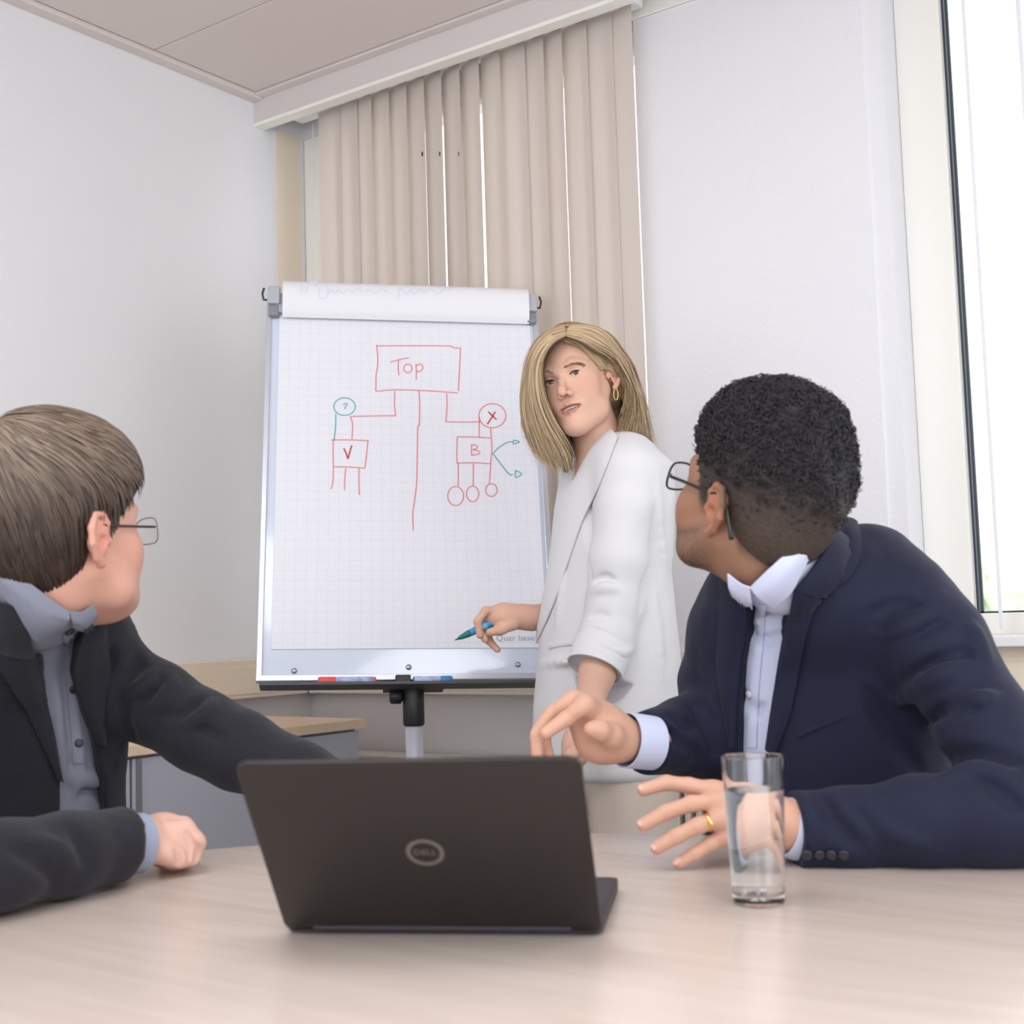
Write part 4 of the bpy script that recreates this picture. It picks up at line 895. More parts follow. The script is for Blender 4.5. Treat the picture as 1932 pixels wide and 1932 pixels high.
    neck_cut = nk0+(nk1-nk0)*.2; J.cone(nk0-ZZ*.02, nk0+(nk1-nk0)*.8, .054, .066, .006, 's')
    jk = sdf_obj('jacket', J, *bounds([hip, cT+ZZ*.1, shL, shR, elL, elR, cB+n*.15, cB-n*.15, P(1496, 1568, 1.66), P(1215, 1400, 1.9), cC+u*.2, cC-u*.2], .09), .0048, m_j, t)
    JS = lambda p: np.minimum(J0(p), S_(p)-.003)
    patch('lapel', [(1497, 1108), (1488, 1160), (1474, 1230), (1458, 1330), (1446, 1412)], [(1546, 1126), (1532, 1165), (1517, 1218), (1495, 1336), (1466, 1420)], JS, [.002, .008, .007, .003], .0035, m_j, jk, 36, 10)
    patch('jacket_collar', [(1580, 962), (1560, 1022), (1532, 1066), (1499, 1108)], [(1618, 990), (1624, 1040), (1604, 1088), (1556, 1124)], JS, [.003, .010, .008, .003], .0035, m_j, jk, 24, 8)
    patch('lapel', [(1384, 1100), (1412, 1152), (1400, 1245), (1392, 1330), (1389, 1410)], [(1362, 1082), (1362, 1150), (1356, 1250), (1368, 1340), (1380, 1410)], JS, [.002, .007, .006, .003], .0035, m_j, jk, 30, 8)
    patch('pocket_welt', [(1502, 1384), (1545, 1366), (1594, 1346)], [(1504, 1393), (1547, 1375), (1596, 1355)], JS, [.0005, .0015, .0005], .0015, m_j, jk, 16, 4)
    for x in (1523, 1546, 1569, 1592):
        q = trace([x], [1612], J0)[0]; g = grad(J0, q[None])[0]; lathe('sleeve_button', [(.0062, .0008), (.0066, .003), (.005, .0042), (.003, .0034)], q, mat('dark_horn', srgb(44, 42, 50), .35), jk, n=16, axis=g)
    # ---------------- legs
    m_tr = mat('navy_trousers', srgb(32, 35, 56), .8); T = Body(); T.ell(hip-ZZ*.02, (.17, .17, .10), .03)
    for x in (-1, 1):
        k0 = hip+u*(x*.09); kn = hip+u*(x*.13)+n*.36; kn[2] = .52; ft = kn+n*.02; ft[2] = .12; T.chain([k0, kn, ft], [.085, .068, .055], .03)
        h_ = ft*1.0; h_[2] = 0; shoe(t, h_+n*.16, h_-n*.03, m_black)
    sdf_obj('trousers', T, *bounds([hip+u*.25, hip-u*.25, hip+n*.45, hip-n*.2, hip*np.array([1, 1, 0])+ZZ*.1, hip+ZZ*.1], .08), .012, m_tr, t)
    cc_ = hip-n*.02; chair('black meeting chair under the man in the navy jacket', cc_, n, 'meeting chairs')
man_navy()
# ------------------------------------------------------------------ man in the charcoal jacket (left)
def man_charcoal():
    n = nrm(.6*HR-.8*HF); u = np.cross(n, ZZ)
    cB, cC, cT = P(15, 1480, 1.99), P(10, 1270, 1.95), P(0, 1130, 1.87)
    hip = cB-n*.02; hip[2] = .56
    t = thing('person', 'man in charcoal jacket and grey shirt turning away, seated at the left', 'person', (hip[0], hip[1], 0))
    s = 1.09; fwd, up = pitch(.55*HR+.835*HF, 8); ear = P(187, 1016, 1.72)
    pose0 = Pose((0, 0, 0), fwd, up); hc = ear-pose0.w([[.083*s, -.016*s, -.002*s]])[0]; pose = Pose(hc, fwd, up); hb = head_body(s, jl=.72)
    H = Body(); put_head(H, hb, pose, .02); NK = Body(); nk0 = P(30, 1145, 1.83); nk1 = pose.w([[0, -.030*s, -.055*s]])[0]
    NK.chain([nk0, nk0*.45+nk1*.55, nk1], [.05, .060, .060], .02); H.ops += [(o_[0], o_[1], o_[2], o_[3], .03) for o_ in NK.ops]; NB = Body(); NB.ops = list(NK.ops); NB.chain([pose.w([[0, -.045, -.02]])[0], nk1*.5+nk0*.5-fwd*.01], [.06, .056], .03); H.ops.append(NB.ops[-1]); H.chain([pose.w([[0, .05, -.088]])[0], nk0*.5+nk1*.5+fwd*.03], [.028, .034], .04)
    lo, hi = bounds(pose.w([[-.09, -.12, -.13], [.09, .12, .14], [-.09, .12, -.13], [.09, -.12, .14]]), .03); hv = surface_net(H, np.minimum(lo, nk0-.07), np.maximum(hi, nk0+.07), .0024)
    # right fist on the table
    A = Body(); A.chain([P(205, 1592, 1.65), P(255, 1590, 1.685), P(295, 1584, 1.73)], [.028, .030, .031], .02)
    A.ell(P(318, 1580, 1.745), (.030, .030, .029), .02)
    knk = [((350, 1562), 1.715), ((346, 1556), 1.74), ((340, 1556), 1.765), ((332, 1560), 1.785)]
    for i, ((x, y), d) in enumerate(knk):
        r = (.0118, .0118, .0112, .0100)[i]; w_ = [P(x-28, y+8, d), P(x, y+4, d), P(x+20, y+28, d-.004), P(x+10, y+54, d-.006), P(x-22, y+62, d-.004)]
        A.chain(w_, [r*1.3, r*1.12, r*1.04, r, r*.9], .004)
    A.sphere(P(335, 1602, 1.745), .027, .015); A.sphere(P(324, 1598, 1.712), .021, .015)
    A.chain([P(285, 1598, 1.69), P(318, 1612, 1.69), P(340, 1622, 1.695)], [.017, .0125, .0105], .010)
    A0_ = Body(); A0_.ops = list(A.ops)
    for q in ([(352, 1566), (360, 1592), (356, 1628)], [(330, 1598), (338, 1616), (336, 1634)], [(372, 1590), (374, 1610), (368, 1628)]): crease(A, A0_, q, .0035, .005, 's', -.001)
    av = surface_net(A, *bounds([P(190, 1530, 1.64), P(400, 1650, 1.64), P(190, 1650, 1.82), P(400, 1530, 1.82)], .02), .0019)
    shL, elL, wrL = P(175, 1262, 2.0), P(450, 1415, 1.95), P(690, 1520, 1.86); shR, elR, wrR = P(-195, 1262, 1.83), P(-165, 1645, 1.43), P(228, 1592, 1.66)
    # left hand, open on the table behind the laptop
    L_ = Body(); wb_ = P(735, 1548, 1.835)
    L_.chain([wrL, wb_, wb_+HR*.05-ZZ*.012], [.027, .028, .028], .02)
    for k in range(4):
        b0 = wb_+HR*.075+HF*(.03-.02*k)-ZZ*.022; L_.chain([wb_+HR*.045+HF*(.02-.013*k)-ZZ*.012, b0, b0+HR*.034-ZZ*.008, b0+HR*.058-ZZ*.016], [.014, .0105, .0098, .0085], .004)
    L_.chain([wb_+HR*.01-HF*.025-ZZ*.01, wb_+HR*.05-HF*.055-ZZ*.022], [.016, .011], .01)
    lo, hi = bounds([wrL, wb_+HR*.17, wb_-ZZ*.07], .07); lv = surface_net(L_, lo, hi, .003)
    I = Body(); I.loft([(hip, .14, .10), (cB, .13, .09), (cC, .13, .08), (cC*.6+cT*.4, .08, .05)], u, n, .02);    I.chain([cT*.4+cC*.6, shL, elL, wrL], [.04, .034, .028, .025], .02); I.chain([cT*.4+cC*.6, shR, elR, wrR], [.04, .034, .028, .025], .02)
    iv = surface_net(I, *bounds([hip, cT, shL, shR, elL, elR, wrL, wrR], .2), .012)
    V, Q = join_net([hv, av, lv, iv]); ch = skin_cols(srgb(208, 158, 140), srgb(176, 110, 104), srgb(214, 142, 124), pose, s)(V)
    hm = (np.linalg.norm(V-hc, axis=1) > .32); ca = skin_cols(srgb(216, 174, 158))(V); ch[hm] = ca[hm]; meshobj('body', V, Q, m_skinA, t, True, ch)
    # hair: brown, straight, grey at the temple
    hl = hairline([(0, .075), (25, .070), (42, .052), (56, .030), (64, .012), (70, -.020), (76, -.026), (80, .016), (92, .030), (106, .004), (122, -.045), (140, -.075), (180, -.085)])
    cap = Body(); cap.ell(np.array([0, -.018, .056])*s, np.array([.088, .112, .104])*s, .01); cap.ell(np.array([0, -.050, .0])*s, np.array([.078, .075, .085])*s, .04); cap.ell(np.array([0, .03, .075])*s, np.array([.070, .066, .062])*s, .03)
    def capf(q):
        d0 = cap(q)-np.interp(q[:, 2]/s, [-.08, -.03, .02, .06, .1], [-.012, -.008, -.004, .004, .006]); return smax(d0, (hl(q/s)*s-q[:, 2])*.8, .008)
    fw_ = lambda p: capf(pose.l(p)); lo, hi = bounds(pose.w([[-.1, -.14, -.1], [.1, .12, .17], [-.1, .12, .17], [.1, -.14, -.1]]), .03); CV, CQ = surface_net(fw_, lo, hi, .003)
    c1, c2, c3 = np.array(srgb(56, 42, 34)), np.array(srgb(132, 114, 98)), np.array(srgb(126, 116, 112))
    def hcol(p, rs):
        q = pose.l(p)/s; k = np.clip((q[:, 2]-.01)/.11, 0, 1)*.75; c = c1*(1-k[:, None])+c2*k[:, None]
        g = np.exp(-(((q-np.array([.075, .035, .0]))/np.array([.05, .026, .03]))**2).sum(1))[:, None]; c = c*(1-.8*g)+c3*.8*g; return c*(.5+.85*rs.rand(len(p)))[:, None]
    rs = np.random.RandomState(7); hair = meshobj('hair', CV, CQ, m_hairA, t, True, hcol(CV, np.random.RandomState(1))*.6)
    full = lambda p: cap(pose.l(p))-.004*s
    def capg(p):
        q = pose.l(p); return cap(q)-np.interp(q[:, 2]/s, [-.08, -.03, .02, .06, .1], [-.012, -.008, -.004, .004, .006])
    R_ = sample_surface(CV, CQ, 7000, rs, lambda c: capg(c) > -.004); crown = pose.w([[-.02*s, -.065*s, .145*s]])[0]
    def dirf(p, k):
        d = p-crown; d = d/(np.linalg.norm(d, axis=1)[:, None]+1e-9); q = pose.l(p)/s; fr = np.clip((q[:, 2]-.03)/.08, 0, 1)[:, None]; return d+fwd*.55*fr-ZZ*.35+.18*np.stack([wob(p, 45, 1), wob(p, 45, 2), wob(p, 45, 3)], 1)
    st, nn = grow(R_, capg, dirf, 9, .0062*(.7+.5*rs.rand(len(R_))), .0003, .004, rs)
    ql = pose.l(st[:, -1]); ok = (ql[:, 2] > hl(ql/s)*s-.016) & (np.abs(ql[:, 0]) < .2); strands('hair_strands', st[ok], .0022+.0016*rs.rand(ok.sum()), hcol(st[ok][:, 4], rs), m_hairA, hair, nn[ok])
    glasses(t, pose, s, mat('thin_steel_frame', srgb(120, 112, 112), .3, .8), mat('dark_temple', srgb(44, 36, 36), .35), lw=.025, lh=.017, rim=.0008, temple=.0020, zc=-.002, yl=.106, tail=False)
    # ---------------- shirt
    m_sh = mat('grey_shirt', srgb(126, 129, 144), .8, bump=.2, bscale=1400)
    S_ = Body(); S_.loft([(hip, .16, .118), (cB, .155, .116), (cC, .170, .114), (cT-ZZ*.02, .12, .082)], u, n, .03, kc=.03); S_.chain([cT-ZZ*.05, nk0], [.078, .060], .03); S_.add(lambda p: NB(p)-.007, nk0*.5+nk1*.5, .09, .02); S_.cut(P(50, 1097, 1.78), .82*UP+.57*RI, .15)
    col0 = Body(); col0.chain([cT-ZZ*.06, nk0-ZZ*.015, nk0*.5+nk1*.5], [.10, .078, .071], .03)
    S0 = Body(); S0.ops = list(S_.ops)
    for q, r, o in (([(122, 1250), (125, 1330), (138, 1400)], .006, 's'), ([(128, 1435), (140, 1480), (180, 1485), (196, 1510)], .009, 's'), ([(135, 1465), (160, 1468), (190, 1480)], .010, 'u'), ([(150, 1400), (148, 1450), (140, 1500)], .007, 'u'), ([(110, 1300), (112, 1400), (125, 1480)], .006, 'u')): crease(S_, S0, q, r, .012, o, -.002 if o == 's' else .003)
    shirt = sdf_obj('shirt', S_, *bounds([hip-ZZ*.05, cT+ZZ*.12, cC+u*.2, cC-u*.2, cB+n*.15, cB-n*.15, nk0, nk1, P(50, 1100, 1.70), P(-30, 1040, 1.72)], .06), .0048, m_sh, t)
    CB = Body(); CB.add(lambda p: smin(S_(p), NB(p)-.007, .004), cC, .7, 0)
    patch('collar', [(-25, 1042), (20, 1070), (70, 1108), (112, 1140), (128, 1150)], [(-10, 1100), (25, 1140), (52, 1180), (72, 1204), (122, 1176)], CB, [.003, .010, .008, .004], .0022, m_sh, shirt, 28, 10)
    patch('collar', [(128, 1150), (150, 1152), (172, 1140)], [(134, 1178), (156, 1186), (176, 1166)], CB, [.003, .008, .004], .0022, m_sh, shirt, 14, 7)
    patch('placket', [(118, 1195), (124, 1260), (130, 1340), (138, 1440)], [(138, 1195), (142, 1260), (148, 1340), (156, 1440)], S_, [.001, .0018, .001], .0012, m_sh, shirt, 24, 4)
    for x, y in ((131, 1190), (138, 1300), (148, 1402)):
        q = trace([x], [y], S_)[0]; g = grad(S_, q[None])[0]; lathe('button', [(.0060, .002), (.0060, .0048), (.0045, .0052)], q, mat('dark_button', srgb(30, 28, 40), .35), shirt, n=16, axis=g)
    a, b = P(225, 1592, 1.66), P(264, 1591, 1.685); ax = nrm(b-a); Lc = np.linalg.norm(b-a); sharp(lathe('cuff', [(.036, 0), (.038, .001), (.0375, Lc), (.0355, Lc), (.034, .001)], a, mat('grey_blue_cuff', srgb(150, 158, 180), .8), shirt, n=40, axis=ax), 40)
    # ---------------- jacket
    m_j = mat('charcoal_wool', srgb(35, 35, 43), .85, bump=.5, bscale=700, sheen=.1, spec=.25, var=.22, vscale=420)
    J = Body(); J.loft([(hip-ZZ*.02, .178, .138), (cB, .172, .132), (cC, .186, .130), (cC*.4+cT*.6, .165, .112), (cT-ZZ*.012, .115, .088)], u, n, .02, e=2.2, kc=.05)
    JT = Body(); JT.ops = list(J.ops); nb = cT*.5+nk0*.5; J.chain([nb-ZZ*.03-n*.01, P(140, 1185, 1.97), shL], [.082, .070, .062], .05); J.chain([nb-ZZ*.03, P(-110, 1180, 1.87), shR], [.085, .07, .066], .05)
    J.chain([shL, P(290, 1325, 1.985), P(380, 1380, 1.965), elL, P(560, 1465, 1.91), P(660, 1510, 1.87)], [.062, .060, .058, .056, .050, .044], .02, k0=.035)
    J.chain([shR, P(-190, 1450, 1.62), elR], [.068, .064, .062], .02, k0=.035); J.chain([elR, P(0, 1632, 1.505), P(120, 1612, 1.58), P(232, 1592, 1.662)], [.058, .0475, .0470, .0450], .02, k0=.03)
    J.cut(P(234, 1592, 1.664), P(264, 1591, 1.685)-P(225, 1592, 1.66), .075); J.cut(P(650, 1506, 1.873), P(660, 1510, 1.87)-P(560, 1465, 1.91), .07)
    J0 = Body(); J0.ops = list(J.ops)
    for q, r in (([(212, 1220), (208, 1250), (196, 1272)], .008), ([(262, 1238), (255, 1260), (225, 1290)], .008), ([(310, 1282), (280, 1310), (240, 1330)], .008), ([(395, 1318), (350, 1345), (300, 1350)], .007), ([(225, 1300), (232, 1360), (250, 1400)], .010), ([(350, 1350), (390, 1380), (420, 1390)], .006), ([(20, 1600), (70, 1625), (110, 1670)], .006), ([(130, 1560), (160, 1600), (170, 1640)], .005)): crease(J, J0, q, r, .012, 's', -.003)
    for q, r in (([(292, 1262), (275, 1290), (240, 1310)], .008), ([(330, 1276), (320, 1310), (290, 1340)], .010), ([(405, 1316), (390, 1345), (350, 1370)], .009), ([(60, 1580), (110, 1600), (140, 1640)], .006)): crease(J, J0, q, r, .012, 'u', .005)
    J.post.append(lambda p, d: d+.0013*wob(p, 38, 12)+.0006*wob(p, 95, 17))
    op = [(-20, 1040), (10, 1090), (39, 1150), (62, 1210), (85, 1305), (103, 1385), (117, 1473), (117, 1600), (206, 1600), (200, 1500), (180, 1400), (152, 1315), (138, 1262), (147, 1212), (168, 1160), (178, 1110), (100, 1010)]
    carve(J, op, JT, u, n, cC, .0); J.cone(nk0-ZZ*.02, nk0+(nk1-nk0)*.8, .059, .068, .006, 's')
    jk = sdf_obj('jacket', J, *bounds([hip, cT+ZZ*.1, shL, shR, elL, elR, cB+n*.15, cB-n*.15, P(-165, 1645, 1.40), P(236, 1592, 1.66), P(660, 1510, 1.87), cC+u*.2, cC-u*.2], .09), .005, m_j, t); JS = lambda p: np.minimum(J0(p), S_(p)-.003)
    patch('lapel', [(30, 1140), (58, 1205), (82, 1305), (101, 1385), (117, 1475)], [(-60, 1110), (-34, 1195), (16, 1285), (56, 1355), (108, 1470)], JS, [.002, .008, .007, .003], .0035, m_j, jk, 36, 10)
    patch('lapel', [(172, 1150), (150, 1205), (138, 1262), (152, 1318), (182, 1405)], [(196, 1180), (200, 1225), (206, 1268), (198, 1330), (196, 1405)], JS, [.002, .008, .007, .003], .0035, m_j, jk, 30, 10)
    m_tr = mat('charcoal_trousers', srgb(46, 46, 54), .85); T = Body(); T.ell(hip-ZZ*.02, (.17, .17, .10), .03)
    for x in (-1, 1):
        k0 = hip+u*(x*.09); kn = hip+u*(x*.13)+n*.36; kn[2] = .52; ft = kn+n*.02; ft[2] = .12; T.chain([k0, kn, ft], [.085, .068, .055], .03); h_ = ft*1.0; h_[2] = 0; shoe(t, h_+n*.16, h_-n*.03, m_black)
    sdf_obj('trousers', T, *bounds([hip+u*.25, hip-u*.25, hip+n*.45, hip-n*.2, hip*np.array([1, 1, 0])+ZZ*.1, hip+ZZ*.1], .08), .012, m_tr, t)
    chair('black meeting chair under the man in the charcoal jacket', hip-n*.02, n, 'meeting chairs')
man_charcoal()
# ------------------------------------------------------------------ woman at the flip chart
def woman():
    n = nrm(-.8*HR-.6*HF); u = np.cross(n, ZZ); D0 = 2.80
    rows_px = [(1150, 1462, .180, .150), (1147, 1330, .176, .142), (1147, 1200, .165, .126), (1147, 1080, .154, .108), (1158, 950, .158, .098), (1162, 885, .148, .090), (1150, 845, .105, .072)]
    rows = [(P(x, y, D0), a, b) for x, y, a, b in rows_px]; cC = rows[4][0]; cB = rows[2][0]; hem = rows[0][0]
    base = hem*1.0; base[2] = 0
    t = thing('person', 'blonde woman in white blazer standing beside the flip chart holding a pen', 'person', base)
    s = .96; yaw = math.radians(24); f0 = -HR*math.sin(yaw)-HF*math.cos(yaw); fwd, up0 = pitch(f0, -2); rt = np.cross(fwd, up0); rl = math.radians(14); up = up0*math.cos(rl)+rt*math.sin(rl)
    eye = P(1062, 713, 2.715); pose = Pose(eye-nrm(fwd)*.078*s-nrm(up)*.006*s, fwd, up); hb = head_body(s, 1, 1)
    H = Body(); put_head(H, hb, pose, .015); nk0 = P(1140, 868, 2.80); nk1 = pose.w([[0, -.03, -.055]])[0]
    H.chain([nk0, nk0*.5+nk1*.5, nk1], [.056, .048, .050], .02, k0=.02); H.chain([nk0, nk0-ZZ*.06+n*.015], [.056, .058], .03)
    lo, hi = bounds(pose.w([[-.09, -.12, -.13], [.09, .12, .14], [-.09, .12, -.13], [.09, -.12, .14]]), .03); hv = surface_net(H, np.minimum(lo, nk0-ZZ*.13-.07), np.maximum(hi, nk0+.07), .0019)
    # right hand with the pen
    pt, pe = P(858, 1208, 2.830), P(954, 1162, 2.830); pd = nrm(pe-pt)
    A = Body(); A.chain([P(1060, 1150, 2.930), P(1004, 1166, 2.865), P(975, 1165, 2.850)], [.030, .0235, .0235], .02)
    A.chain([P(985, 1162, 2.850), P(950, 1162, 2.842), P(930, 1164, 2.840)], [.022, .024, .021], .02, flat=None)
    for q, d, r in (([(935, 1152), (916, 1152), (901, 1172), (905, 1199)], [2.830, 2.820, 2.813, 2.815], .0085), ([(932, 1160), (912, 1160), (902, 1185), (915, 1207)], [2.845, 2.840, 2.835, 2.825], .0085), ([(932, 1168), (912, 1178), (916, 1204), (938, 1226)], [2.858, 2.858, 2.852, 2.845], .0080), ([(936, 1174), (918, 1190), (926, 1212), (940, 1226)], [2.872, 2.872, 2.868, 2.862], .0072)):
        A.chain(hand_pts(q, d), [r*1.25, r*1.05, r, r*.82], .004)
    A.chain(hand_pts([(965, 1178), (945, 1188), (924, 1193)], [2.830, 2.818, 2.818]), [.0145, .0105, .0088], .008)
    av = surface_net(A, *bounds([P(885, 1140, 2.790), P(1070, 1245, 2.970), P(885, 1245, 2.790), P(1070, 1120, 2.970)], .02), .0021)
    # left forearm and hand hanging
    L = Body(); L.chain([P(1140, 1220, 2.64), P(1127, 1268, 2.61), P(1108, 1345, 2.575), P(1098, 1375, 2.56)], [.036, .0335, .027, .0255], .02)
    L.chain([P(1098, 1375, 2.56), P(1090, 1405, 2.55), P(1085, 1425, 2.545)], [.0255, .027, .025], .02)
    for k in range(4):
        d = 2.515+.02*k; L.chain([P(1084+3*k, 1425, d+.01), P(1078+4*k, 1452, d), P(1080+4*k, 1474, d), P(1086+4*k, 1490, d)], [.0105, .0088, .0083, .007], .004)
    L.chain([P(1098, 1400, 2.53), P(1078, 1425, 2.505), P(1068, 1445, 2.50)], [.014, .0105, .0085], .008)
    lv = surface_net(L, *bounds([P(1050, 1210, 2.47), P(1180, 1500, 2.7), P(1050, 1500, 2.47), P(1180, 1210, 2.7)], .02), .0026)
    I = Body(); I.loft([(c, a*.72, b*.68) for c, a, b in rows[:-1]], u, n, .02); iv = surface_net(I, *bounds([r[0] for r in rows], .2), .014)
    V, Q = join_net([hv, av, lv, iv])
    ch = skin_cols(srgb(216, 172, 150), srgb(188, 116, 108), srgb(216, 150, 128), pose, s)(V); meshobj('body', V, Q, m_skinA, t, True, ch)
    # eyes, brows, teeth
    for x in (-1, 1):
        c = pose.w(np.array([[x*.031, .0715, .006]])*s)[0]; bm = bmesh.new(); bmesh.ops.create_uvsphere(bm, u_segments=24, v_segments=24, radius=.0129*s)
        EV = np.array([v.co for v in bm.verts]); bm.verts.index_update(); EF = [[v.index for v in f.verts] for f in bm.faces]; bm.free()
        gz = pose.M@nrm([-.30, 1, -.10]); dd = EV@gz/(.0129*s); cl = np.where((dd > .985)[:, None], .01, np.where((dd > .87)[:, None], np.array([srgb(66, 52, 44)]), np.array([srgb(214, 206, 202)])))
        meshobj('eye', EV+c, EF, m_eye, t, True, cl)
        # lash line and brow follow the skin
            
        lw_ = []
        for q in smooth_path([(x*.0455, .0745, .0060), (x*.038, .0825, .0092), (x*.030, .0865, .0100), (x*.022, .0845, .0082), (x*.0175, .080, .0055)], 12): lw_.append(pose.w(q[None]*s)[0])
        tube('lash_line', lw_, np.interp(np.linspace(0, 1, 12), [0, .3, .8, 1], [.0010, .0015, .0012, .0006]), mat('dark_lash', srgb(60, 44, 38), .6), t, n=6)
        rs = np.random.RandomState(3+x); bp = np.array([(1063, 695), (1074, 689), (1088, 687), (1099, 690), (1107, 696)] if x < 0 else [(1044, 703), (1037, 700), (1029, 701), (1022, 706)]); bp = resample(bp, 60); bw = smooth_path(trace(bp[:, 0], bp[:, 1], H)[::10], 60); g = grad(H, bw)
        i = rs.randint(0, 60, 170); o = bw[i]+np.outer(rs.randn(170)*.0010, nrm(up)); o = o-grad(H, o)*(H(o)-.0004)[:, None]; dr = -x*pose.M[:, 0]; dv = (x*pose.M[:, 0]*.9+pose.M[:, 2]*.35)
        S3 = np.stack([o+dv*k*.0022+g[i]*(.0002+.0004*k) for k in range(4)], 1); strands('eyebrow', S3, np.full(170, .0007), np.tile(np.array(srgb(150, 118, 94)), (170, 1))*(.7+.5*rs.rand(170, 1)), m_hairA, t, np.repeat(g[i][:, None], 4, 1))
    tb_ = Body(); 
    for k in range(-3, 4): tb_.ell(np.array([k*.0060, .0815-.00045*k*k, -.0628])*s, np.array([.0030, .0022, .0042])*s, .0006)
    tf = lambda p: tb_(pose.l(p)); lo, hi = bounds(pose.w(np.array([[-.024, .07, -.072], [.024, .09, -.055]])*s), .012); sdf_obj('teeth', tf, lo, hi, .0009, mat('teeth', srgb(232, 224, 212), .25), t)
    # earrings
    ep = pose.w(np.array([[-.0805, -.013, -.036]])*s)[0]; m_gold = mat('pale_gold', srgb(214, 186, 130), .25, 1)
    th = np.linspace(0, 2*np.pi, 24, endpoint=False); q = np.array([ep+np.array([0, 0, -.013])+nrm(HR)*.0048*math.cos(a)*1.0+ZZ*.0125*math.sin(a) for a in th]); tube('earring', q, .0012, m_gold, t, n=6, closed=True)
    # ---------------- hair
    cap = Body(); cap.ell(np.array([0, -.018, .046])*s, np.array([.085, .108, .094])*s, .01); cap.ell(np.array([0, -.055, -.01])*s, np.array([.078, .068, .085])*s, .04)
    hl = hairline([(0, .083), (20, .080), (40, .062), (55, .026), (68, .008), (80, .012), (95, -.002), (110, -.03), (125, -.055), (180, -.09)])
    def capf(q): return smax(cap(q)-np.interp(q[:, 2]/s, [-.05, .05, .1], [.004, .003, .003]), (hl(q/s)*s-q[:, 2])*.8, .006)
    G = lambda L_: [P(*q) for q in L_]
    gr = [G([(1070, 634, 2.690), (1098, 642, 2.680), (1120, 658, 2.70), (1146, 676, 2.745), (1180, 708, 2.80), (1182, 760, 2.79), (1168, 814, 2.74)]), G([(1072, 625, 2.71), (1116, 632, 2.71), (1156, 676, 2.75), (1186, 735, 2.79), (1190, 790, 2.77), (1180, 824, 2.735)]),
          G([(1078, 618, 2.745), (1126, 630, 2.765), (1170, 690, 2.78), (1194, 755, 2.785), (1203, 805, 2.775), (1204, 836, 2.75)]), G([(1084, 614, 2.785), (1134, 632, 2.82), (1180, 692, 2.84), (1204, 765, 2.84), (1216, 818, 2.825), (1232, 855, 2.80)]), G([(1086, 616, 2.83), (1138, 640, 2.87), (1172, 700, 2.885), (1190, 770, 2.89), (1196, 820, 2.875), (1206, 848, 2.86)])]
    gl_ = [G([(1066, 634, 2.690), (1044, 644, 2.676), (1024, 668, 2.680), (1018, 705, 2.690), (1022, 752, 2.70), (1042, 802, 2.72), (1066, 845, 2.735), (1077, 884, 2.74)]), G([(1064, 625, 2.705), (1032, 640, 2.70), (1011, 685, 2.71), (1005, 745, 2.725), (1014, 802, 2.735), (1036, 850, 2.745), (1048, 882, 2.75)]),
           G([(1064, 618, 2.745), (1026, 638, 2.755), (1003, 690, 2.765), (996, 750, 2.775), (1002, 808, 2.78), (1018, 845, 2.78), (1024, 866, 2.775)]), G([(1068, 615, 2.79), (1030, 640, 2.82), (1006, 695, 2.84), (1000, 755, 2.85), (1012, 815, 2.85), (1036, 855, 2.84), (1060, 880, 2.83)])]
    gb = [G([(1118, 650, 2.86), (1146, 720, 2.865), (1158, 780, 2.85), (1152, 822, 2.81)]), G([(1090, 640, 2.90), (1120, 720, 2.91), (1130, 790, 2.90), (1110, 850, 2.87), (1085, 880, 2.83)]), G([(1060, 650, 2.90), (1060, 730, 2.91), (1075, 800, 2.90), (1080, 850, 2.86), (1070, 884, 2.80)])]
    HB = Body(); HB.add(lambda p: capf(pose.l(p)), pose.c, .2, .01)
    for g_ in gr+gl_:
        q = resample(g_, 12); 
        for i in range(4, 11): HB.cone(q[i], q[i+1], .006, .006 if i < 9 else .003, .012)
    for g_ in gb:
        q = resample(g_, 10)
        for i in range(9): HB.cone(q[i], q[i+1], .02 if i < 7 else .012, .02 if i < 6 else .010, .015)
    allp = np.vstack(gr+gl_+gb); lo, hi = bounds(np.vstack([allp, pose.w([[0, -.13, .15]])]), .04)
    HV, HQ = surface_net(HB, lo, hi, .0032); keepf = np.ones(len(HQ), bool)
    cA, cM, cD = np.array(srgb(208, 182, 146)), np.array(srgb(164, 136, 104)), np.array(srgb(98, 76, 58))
    hair = meshobj('hair', HV, HQ, m_hairA, t, True, np.tile(cM*.62, (len(HV), 1))*grain(len(HV), 5, .25))
    rs = np.random.RandomState(11)
    def sheet(gs, N, jit, K=22, dark=0.0):
        g_ = np.stack([smooth_path(resample(np.asarray(q), 10), K) for q in gs]); m = len(gs); a = rs.rand(N)*(m-1); i = np.minimum(a.astype(int), m-2); f = (a-i)[:, None, None]
        S = g_[i]*(1-f)+g_[i+1]*f; T = np.linspace(0, 1, K); j = rs.randn(N, 1, 3)*jit*np.interp(T, [0, .2, .7, 1], [.25, .6, 1, 1.5])[None, :, None]
        ph = rs.rand(N, 1)*6.28; wv = np.sin(T[None]*9+ph)*.0022*np.interp(T, [0, .4, 1], [0, .4, 1.3])[None]; S = S+j+wv[..., None]*nrm(HR)
        L_ = .86+.14*rs.rand(N); idx = (T[None]*L_[:, None])*(K-1); i0 = np.minimum(idx.astype(int), K-2); ff = (idx-i0)[..., None]; ar = np.arange(N)[:, None]; S = S[ar, i0]*(1-ff)+S[ar, i0+1]*ff
        nn = S-(pose.c+np.array([0, 0, -.05])); nn[..., 2] *= .35; nn = nn/np.linalg.norm(nn, axis=2)[..., None]-HF*.6; nn /= np.linalg.norm(nn, axis=2)[..., None]
